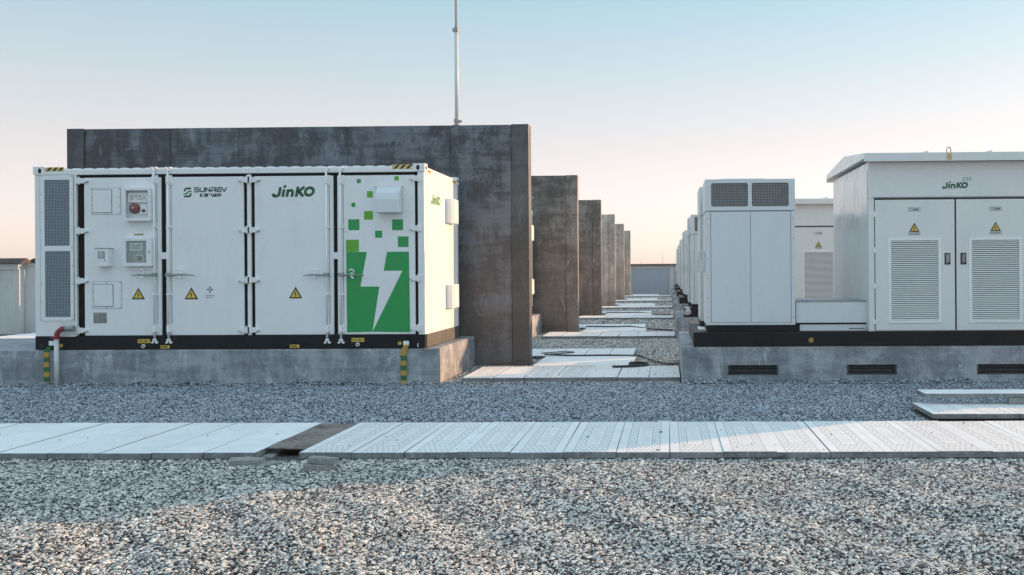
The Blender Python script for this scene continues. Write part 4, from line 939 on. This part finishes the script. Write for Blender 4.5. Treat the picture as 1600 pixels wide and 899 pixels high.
def kdoor(x0, mirror, front_detail=True):
    x1 = x0+DWD; lx0, lx1, lz0, lz1 = rk(1387.9, 1470.6, 372.7, 504.8)
    off = lx0-dx[0]; w_ = lx1-lx0
    a = x0+off if not mirror else x0+(at_y(1514, 440, KY)[0]-dx[2])
    hole = (a+.045, a+w_-.045, lz0+.04, lz1-.035)
    q = MB(); q.plate(x0, x1, zd0, zd1, KY-.006, KY+.0115, [hole]); d = q.build('door', M['kiosk'], kio)
    q = MB(); q.plate(a, a+w_, lz0, lz1, KY-.018, KY-.0065, [hole]); q.build('louvre_frame', M['louvre'], d, bevel=.003)
    n_ = 42; pitch = (hole[3]-hole[2])/n_
    s = MB(); s.prism_x([(-.010, -pitch*.36), (-.013, -pitch*.26), (.004, pitch*.30), (.008, pitch*.22)], 0, hole[1]-hole[0]-.002)
    me = bpy.data.meshes.new('slat'); me.from_pydata(s.v, [], s.f); me.materials.append(M['louvre'])
    bx = d['base']
    for i in range(n_):
        o = bpy.data.objects.new('slat', me); COL.objects.link(o); o.parent = d
        o.location = (hole[0]+.001-bx[0], KY-bx[1], hole[2]+pitch*(i+.5)-bx[2])
    # handle recess
    hp = (1480.2 if not mirror else 1505.1); xx = x0+(at_y(hp, 405, KY)[0]-(dx[0] if not mirror else dx[2])); z0_, z1_ = rk(1476, 1485, 395.5, 413.5)[2:]
    q = MB(); q.box(xx-.045, xx+.045, KY-.012, KY-.0065, z0_, z1_, 0); q.box(xx-.028, xx+.03, KY-.022, KY-.0121, z0_+.03, z1_-.015, 1); q.cyl((xx-.01, KY-.03, z0_+.018), (xx-.01, KY-.0121, z0_+.018), .012, 8, 1); q.build('handle', [M['ink'], M['steel']], d, bevel=.002)
    cxp = 1428.4 if not mirror else 1555.4
    xl = x0+(at_y(cxp, 327, KY)[0]-(dx[0] if not mirror else dx[2])); zl = at_y(cxp, 327.6 if not mirror else 326.3, KY)[1]
    q = MB(); q.box(xl-.095, xl+.095, KY-.008, KY-.0062, zl-.03, zl+.03, 1); q.box(xl-.088, xl+.088, KY-.009, KY-.0075, zl-.023, zl+.023, 0); add_text(q, '变压器室', xl-.072, xl+.072, zl-.017, zl+.017, KY-.0095, 2, bold=.02); q.build('room_label', [M['grey'], M['greyprint'], M['ink']], d)
    xt = x0+(at_y(cxp, 354, KY)[0]-(dx[0] if not mirror else dx[2]))
    triangle(d, cxp, 355.5 if not mirror else 354, 15.8, KY-.0065, fy=lambda px, py: (xt, at_y(px, py, KY)[1]), plate=True)
    return d
kdoor(dx[0], False); kdoor(dx[2], True)
x_ = dx[2]+STEP
for i in range(3):
    q = MB(); q.box(x_, min(x_+DWD, KX1-.12), KY-.006, KY+.0115, zd0, zd1); q.build('door', M['kiosk'], kio); x_ += STEP
for py in (335, 391, 447, 503):
    a_, z_ = at_y(1365.6, py, KY); q = MB(); q.cyl((a_, KY-.012, z_-.045), (a_, KY-.012, z_+.045), .012, 8); q.box(a_-.005, a_+.03, KY-.010, KY-.0062, z_-.03, z_+.03); q.build('hinge', M['zinc'], kio)
a = rk(1471, 1512.8, 283.4, 294.6, .002); q = MB(); maker_logo(lambda p: (a[0]+p[0]*(a[1]-a[0])/7.25, KY-.002, a[2]+p[1]*(a[3]-a[2])/1.93), q, 0)
a2_ = rk(1504, 1518.5, 277, 283, .002); add_text(q, 'ESS', a2_[0], a2_[1], a2_[2], a2_[3], KY-.002, 1, shear=.15); q.build('logo', [M['deepgreen'], M['palegreen']], kio)
# folded panels on the aisle-facing end
ys = [KY+.06, KY+.80, KY+1.05, KY+2.0, KB-.06]
for i in range(4):
    q = MB(); q.box(KX0-.010, KX0-.0005, ys[i]+.006, ys[i+1]-.006, SKZ1+.05, kz1-.14); q.build('side_panel', M['gloss'], kio, bevel=.004)
for k in range(1, NROW):
    c = copy_tree(kio, (0, ROW*k, 0), keep=None if k == 1 else {'body', 'roof', 'header_panel', 'corner_frame', 'side_panel'})
    tag(c, 'grey kiosk of the %s station, %s' % (ordn[k], 'seen between the front cabinet and front kiosk' if k == 1 else 'hidden behind the nearer kiosks of the right row'))

# sack on the second right plinth, pale blocks on the farther ones
def sack(cx, cy, z, r, label):
    q = MB(); vs = []; fs = []; n, m_ = 14, 8; rnd = random.Random(3)
    for j in range(m_+1):
        t_ = math.pi*j/m_
        for i in range(n):
            a_ = 2*math.pi*i/n; k_ = 1+rnd.uniform(-.05, .05)+.06*math.sin(3*a_+j)
            vs.append((cx+r*k_*math.sin(t_)*math.cos(a_)*.85, cy+r*k_*math.sin(t_)*math.sin(a_), max(z, z+r*.78-r*.85*k_*math.cos(t_))))
    for j in range(m_):
        for i in range(n): fs.append((j*n+i, j*n+(i+1)%n, (j+1)*n+(i+1)%n, (j+1)*n+i))
    q.add(vs, fs); o = q.build('sack', M['sack'], smooth=True); tag(o, label, 'sack')
sack(at_y(1074, 490, 24.75)[0], 24.78, PZ, .16, 'white bulging sack lying on the second right plinth beside its skid')

# cables on the crossings
def cable(pts, r, label, name='cable', coil=None):
    # smooth the polyline
    P = [Vector(p) for p in pts]; out = []
    for i in range(len(P)-1):
        p0 = P[max(i-1, 0)]; p1 = P[i]; p2 = P[i+1]; p3 = P[min(i+2, len(P)-1)]
        for s in range(6):
            t_ = s/6; out.append(.5*((2*p1)+(-p0+p2)*t_+(2*p0-5*p1+4*p2-p3)*t_*t_+(-p0+3*p1-3*p2+p3)*t_**3))
    out.append(P[-1]); q = MB(); q.tube(out, r, 8); o = q.build(name, M['cable'], smooth=True); tag(o, label, 'cable'); return o
zc = .075
cable([(-2.5, 19.3, zc), (-1.9, 19.02, zc), (-1.2, 19.05, zc), (-.62, 18.9, zc), (-.45, 18.8, .03), (-.1, 17.9, .02), (.05, 17.75, .02), (.18, 17.75, .03)], .014, 'thin black cable crossing the slabs before the nearest gravel patch')
cable([(-2.6, 19.55, zc), (-2.2, 19.9, zc), (-1.95, 19.75, zc), (-2.3, 19.4, zc), (-2.5, 19.25, zc)], .010, 'short loop of black cable on slabs at the foot of the nearest wall')
pts = []
for i in range(30):
    a_ = i*.8; pts.append((-.55+(.15+.03*math.sin(i*1.7))*math.cos(a_), 17.30+.20*math.sin(a_), .03+.0022*i))
cable(pts, .009, 'coil of black cable lying beside the lit slab in the corridor')
cable([(-.98, 16.62, .09), (-.8, 16.68, .085), (-.6, 16.75, .085), (-.42, 16.95, .075), (-.36, 17.1, .06)], .020, 'thick dark cable end resting on the patterned slabs')
for k, lab in ((1, 'second'), (2, 'third')):
    d = ROW*k
    cable([(-2.5, 19.4+d, zc), (-1.6, 19.1+d, zc), (-1.2, 19.3+d, zc), (-.7, 18.6+d, .06), (-.4, 18.7+d, .02), (.1, 18.3+d, .02)], .018, 'dark cable wandering over the %s slab crossing' % lab)
cable([(-10.2, 11.85, .02), (-9.6, 11.8, .03), (-9.2, 11.88, .02), (-8.9, 11.9, .02)], .016, 'short black cable lying on gravel at the left edge')

# ------------------------------------------------------------------ perimeter wall
def perimeter(x0, y0, x1, y1, nbay, label, first=0, face='perimeter'):
    v = Vector((x1-x0, y1-y0)); L = v.length; ang = math.atan2(v.y, v.x)
    t = thing('perimeter_wall', (x0, y0, 0), label, 'wall', 'white perimeter walls'); t.rotation_euler = (0, 0, ang)
    t['base'] = (0, 0, 0); bay = L/nbay
    for i in range(nbay):
        q = MB(); q.box(i*bay+.16, (i+1)*bay-.16, 0, .22, -.3, 1.90); q.build('wall_bay', M[face], t)
        q = MB(); q.box(i*bay+.16, (i+1)*bay-.16, -.05, .27, 1.901, 2.078); q.build('cap_band', M['perimeter'], t, bevel=.01)
        q = MB(); q.prism_x([(-.16, 2.083), (.38, 2.083), (.38, 2.10), (.11, 2.24), (-.16, 2.10)], i*bay+.002, (i+1)*bay-.002); q.build('coping', M['coping'], t)
    for i in range(first, nbay+1):
        q = MB(); q.box(i*bay-.158, i*bay+.158, -.06, .28, -.3, 2.02); q.box(i*bay-.19, i*bay+.19, -.09, .31, 2.021, 2.08); q.build('pier', M['perimeter'], t, bevel=.01)
    return t
bay = 4.6
perimeter(.25-bay*5, 71, .25+bay*5, 71, 10, 'far boundary wall, blue-grey from shade, with brown coping closing the corridor', 0, 'far_wall')
perimeter(-19.2, 71, -19.2, 28.4, 10, 'white boundary wall with dark coping running back beyond the container at the left edge')
perimeter(-19.10, 28.22, -42.10, 28.22, 5, 'short shaded boundary wall with dark coping at the far left edge', 1)

# faint masts beyond the far wall
for px_, hh, lab in ((1002, 2.9, 'left of two faint thin masts standing beyond the far boundary wall'), (1035, 3.6, 'right of two faint thin masts standing beyond the far boundary wall')):
    x_ = at_y(px_, 410, 96)[0]; q = MB(); q.tube([(x_, 96, -.2), (x_, 96, hh)], [.03, .012], 8)
    tag(q.build('mast', M['steel']), lab, 'mast')
# ------------------------------------------------------------------ gravel
def gravel():
    pts = []; scl = []
    def field(x0, x1, y0, y1, dens, size):
        n = int((x1-x0)*(y1-y0)*dens); P = np.random.rand(n, 2)*[x1-x0, y1-y0]+[x0, y0]
        keep = np.ones(n, bool)
        for f in foot: keep &= ~((P[:,0] > f[0]) & (P[:,0] < f[1]) & (P[:,1] > f[2]) & (P[:,1] < f[3]))
        P = P[keep]; inb = (np.abs(P[:,0]) < 14) & (P[:,1] < 15)
        z = np.where(inb, hgt(P[:,0], P[:,1]), -.012)+np.random.rand(len(P))*size*.45-size*.1
        pts.append(np.column_stack([P, z])); scl.append(size*np.random.lognormal(0, .30, len(P)))
    field(-6.6, 5.2, 4.4, 9.03, 5900, .0114)
    field(-10.8, 6.8, 9.0, 15, 5000, .0100)
    n = 70; P = np.column_stack([np.random.rand(n)*13-7.5, 9.0+np.random.rand(n)**1.6*1.65, np.full(n, .066)]); pts.append(P); scl.append(.009*np.random.lognormal(0, .3, n))
    n = 50; P = np.column_stack([np.random.rand(n)*3.2-3.1, 15.3+np.random.rand(n)*1.6, np.full(n, .066)]); pts.append(P); scl.append(.010*np.random.lognormal(0, .3, n))
    for xa, xb in ((-11, PX1), (RX0, 6.8)):            # stones heaped unevenly against the plinths
        n = int((xb-xa)*900); X_ = np.random.rand(n)*(xb-xa)+xa; d_ = np.random.rand(n)**1.5*.16
        hz0 = .05*np.clip(.5+.5*np.sin(X_*2.1+np.sin(X_*5.3)*1.5), 0, 1)+.012*np.sin(X_*17)
        pts.append(np.column_stack([X_, 14.97-d_, np.maximum(-.01, hz0*(1-d_/.16))])); scl.append(.0105*np.random.lognormal(0, .3, n))
    field(-4.0, .6, 15, 30, 2900, .0112)
    field(-3.6, .6, 30, 71, 650, .022)
    field(-19, -9.6, 15, 30, 500, .028)
    P = np.vstack(pts); S = np.concatenate(scl); n = len(P)
    me = bpy.data.meshes.new('gravel'); me.vertices.add(n); me.vertices.foreach_set('co', P.astype(np.float32).ravel())
    at = me.attributes.new('size', 'FLOAT', 'POINT'); at.data.foreach_set('value', S.astype(np.float32))
    R = np.random.rand(n, 3)*[.9, .9, 6.283]-[.45, .45, 0]
    at = me.attributes.new('turn', 'FLOAT_VECTOR', 'POINT'); at.data.foreach_set('vector', R.astype(np.float32).ravel())
    o = bpy.data.objects.new('gravel', me); COL.objects.link(o); tag(o, 'loose grey and cream crushed stone covering the yard', 'gravel', None, 'stuff')
    import bmesh
    rocks = []
    for i in range(7):
        bm = bmesh.new(); bmesh.ops.create_icosphere(bm, subdivisions=1, radius=1); rnd = random.Random(i+50)
        sx, sy, sz = rnd.uniform(.75, 1.25), rnd.uniform(.6, .95), rnd.uniform(.42, .68)
        for v in bm.verts: k_ = rnd.uniform(.72, 1.2); v.co = Vector((v.co.x*sx*k_, v.co.y*sy*k_, v.co.z*sz*k_))
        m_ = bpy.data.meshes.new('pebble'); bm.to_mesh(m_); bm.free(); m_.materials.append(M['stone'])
        rocks.append(bpy.data.objects.new('pebble', m_))
    g = bpy.data.node_groups.new('scatter_stones', 'GeometryNodeTree')
    g.interface.new_socket('Geometry', in_out='INPUT', socket_type='NodeSocketGeometry'); g.interface.new_socket('Geometry', in_out='OUTPUT', socket_type='NodeSocketGeometry')
    N = g.nodes; Lk = g.links; gi = N.new('NodeGroupInput'); go = N.new('NodeGroupOutput'); iop = N.new('GeometryNodeInstanceOnPoints')
    m2p = N.new('GeometryNodeMeshToPoints'); Lk.new(gi.outputs[0], m2p.inputs[0]); Lk.new(m2p.outputs[0], iop.inputs['Points'])
    join = N.new('GeometryNodeJoinGeometry')
    for r in rocks:
        oi = N.new('GeometryNodeObjectInfo'); oi.inputs['Object'].default_value = r; oi.inputs['As Instance'].default_value = True; Lk.new(oi.outputs['Geometry'], join.inputs[0])
    Lk.new(join.outputs[0], iop.inputs['Instance']); iop.inputs['Pick Instance'].default_value = True
    rv = N.new('FunctionNodeRandomValue'); rv.data_type = 'INT'; rv.inputs['Min'].default_value = 0; rv.inputs['Max'].default_value = 6
    Lk.new(rv.outputs[2], iop.inputs['Instance Index'])
    a1 = N.new('GeometryNodeInputNamedAttribute'); a1.data_type = 'FLOAT'; a1.inputs['Name'].default_value = 'size'; Lk.new(a1.outputs[0], iop.inputs['Scale'])
    a2 = N.new('GeometryNodeInputNamedAttribute'); a2.data_type = 'FLOAT_VECTOR'; a2.inputs['Name'].default_value = 'turn'; e2r = N.new('FunctionNodeEulerToRotation'); Lk.new(a2.outputs[0], e2r.inputs[0]); Lk.new(e2r.outputs[0], iop.inputs['Rotation'])
    Lk.new(iop.outputs[0], go.inputs[0])
    md = o.modifiers.new('stones', 'NODES'); md.node_group = g
    print('stones', n)
gravel()

# ------------------------------------------------------------------ evening haze
q = MB(); q.box(-3100, 3100, -3100, 3100, -2.0, 10.5)
hm = bpy.data.materials.new('evening_haze'); hm.use_nodes = True; ht = hm.node_tree; ht.nodes.clear()
hv = ht.nodes.new('ShaderNodeVolumePrincipled'); hv.inputs['Density'].default_value = .0007; hv.inputs['Color'].default_value = (.95, .95, .95, 1); hv.inputs['Anisotropy'].default_value = .2
ho = ht.nodes.new('ShaderNodeOutputMaterial'); ht.links.new(hv.outputs[0], ho.inputs['Volume'])
hz_ = q.build('haze', hm, kind='stuff'); hz_['label'] = 'thin pale evening haze filling the air over the yard'

for o in bpy.data.objects:
    if 'base' in o: del o['base']
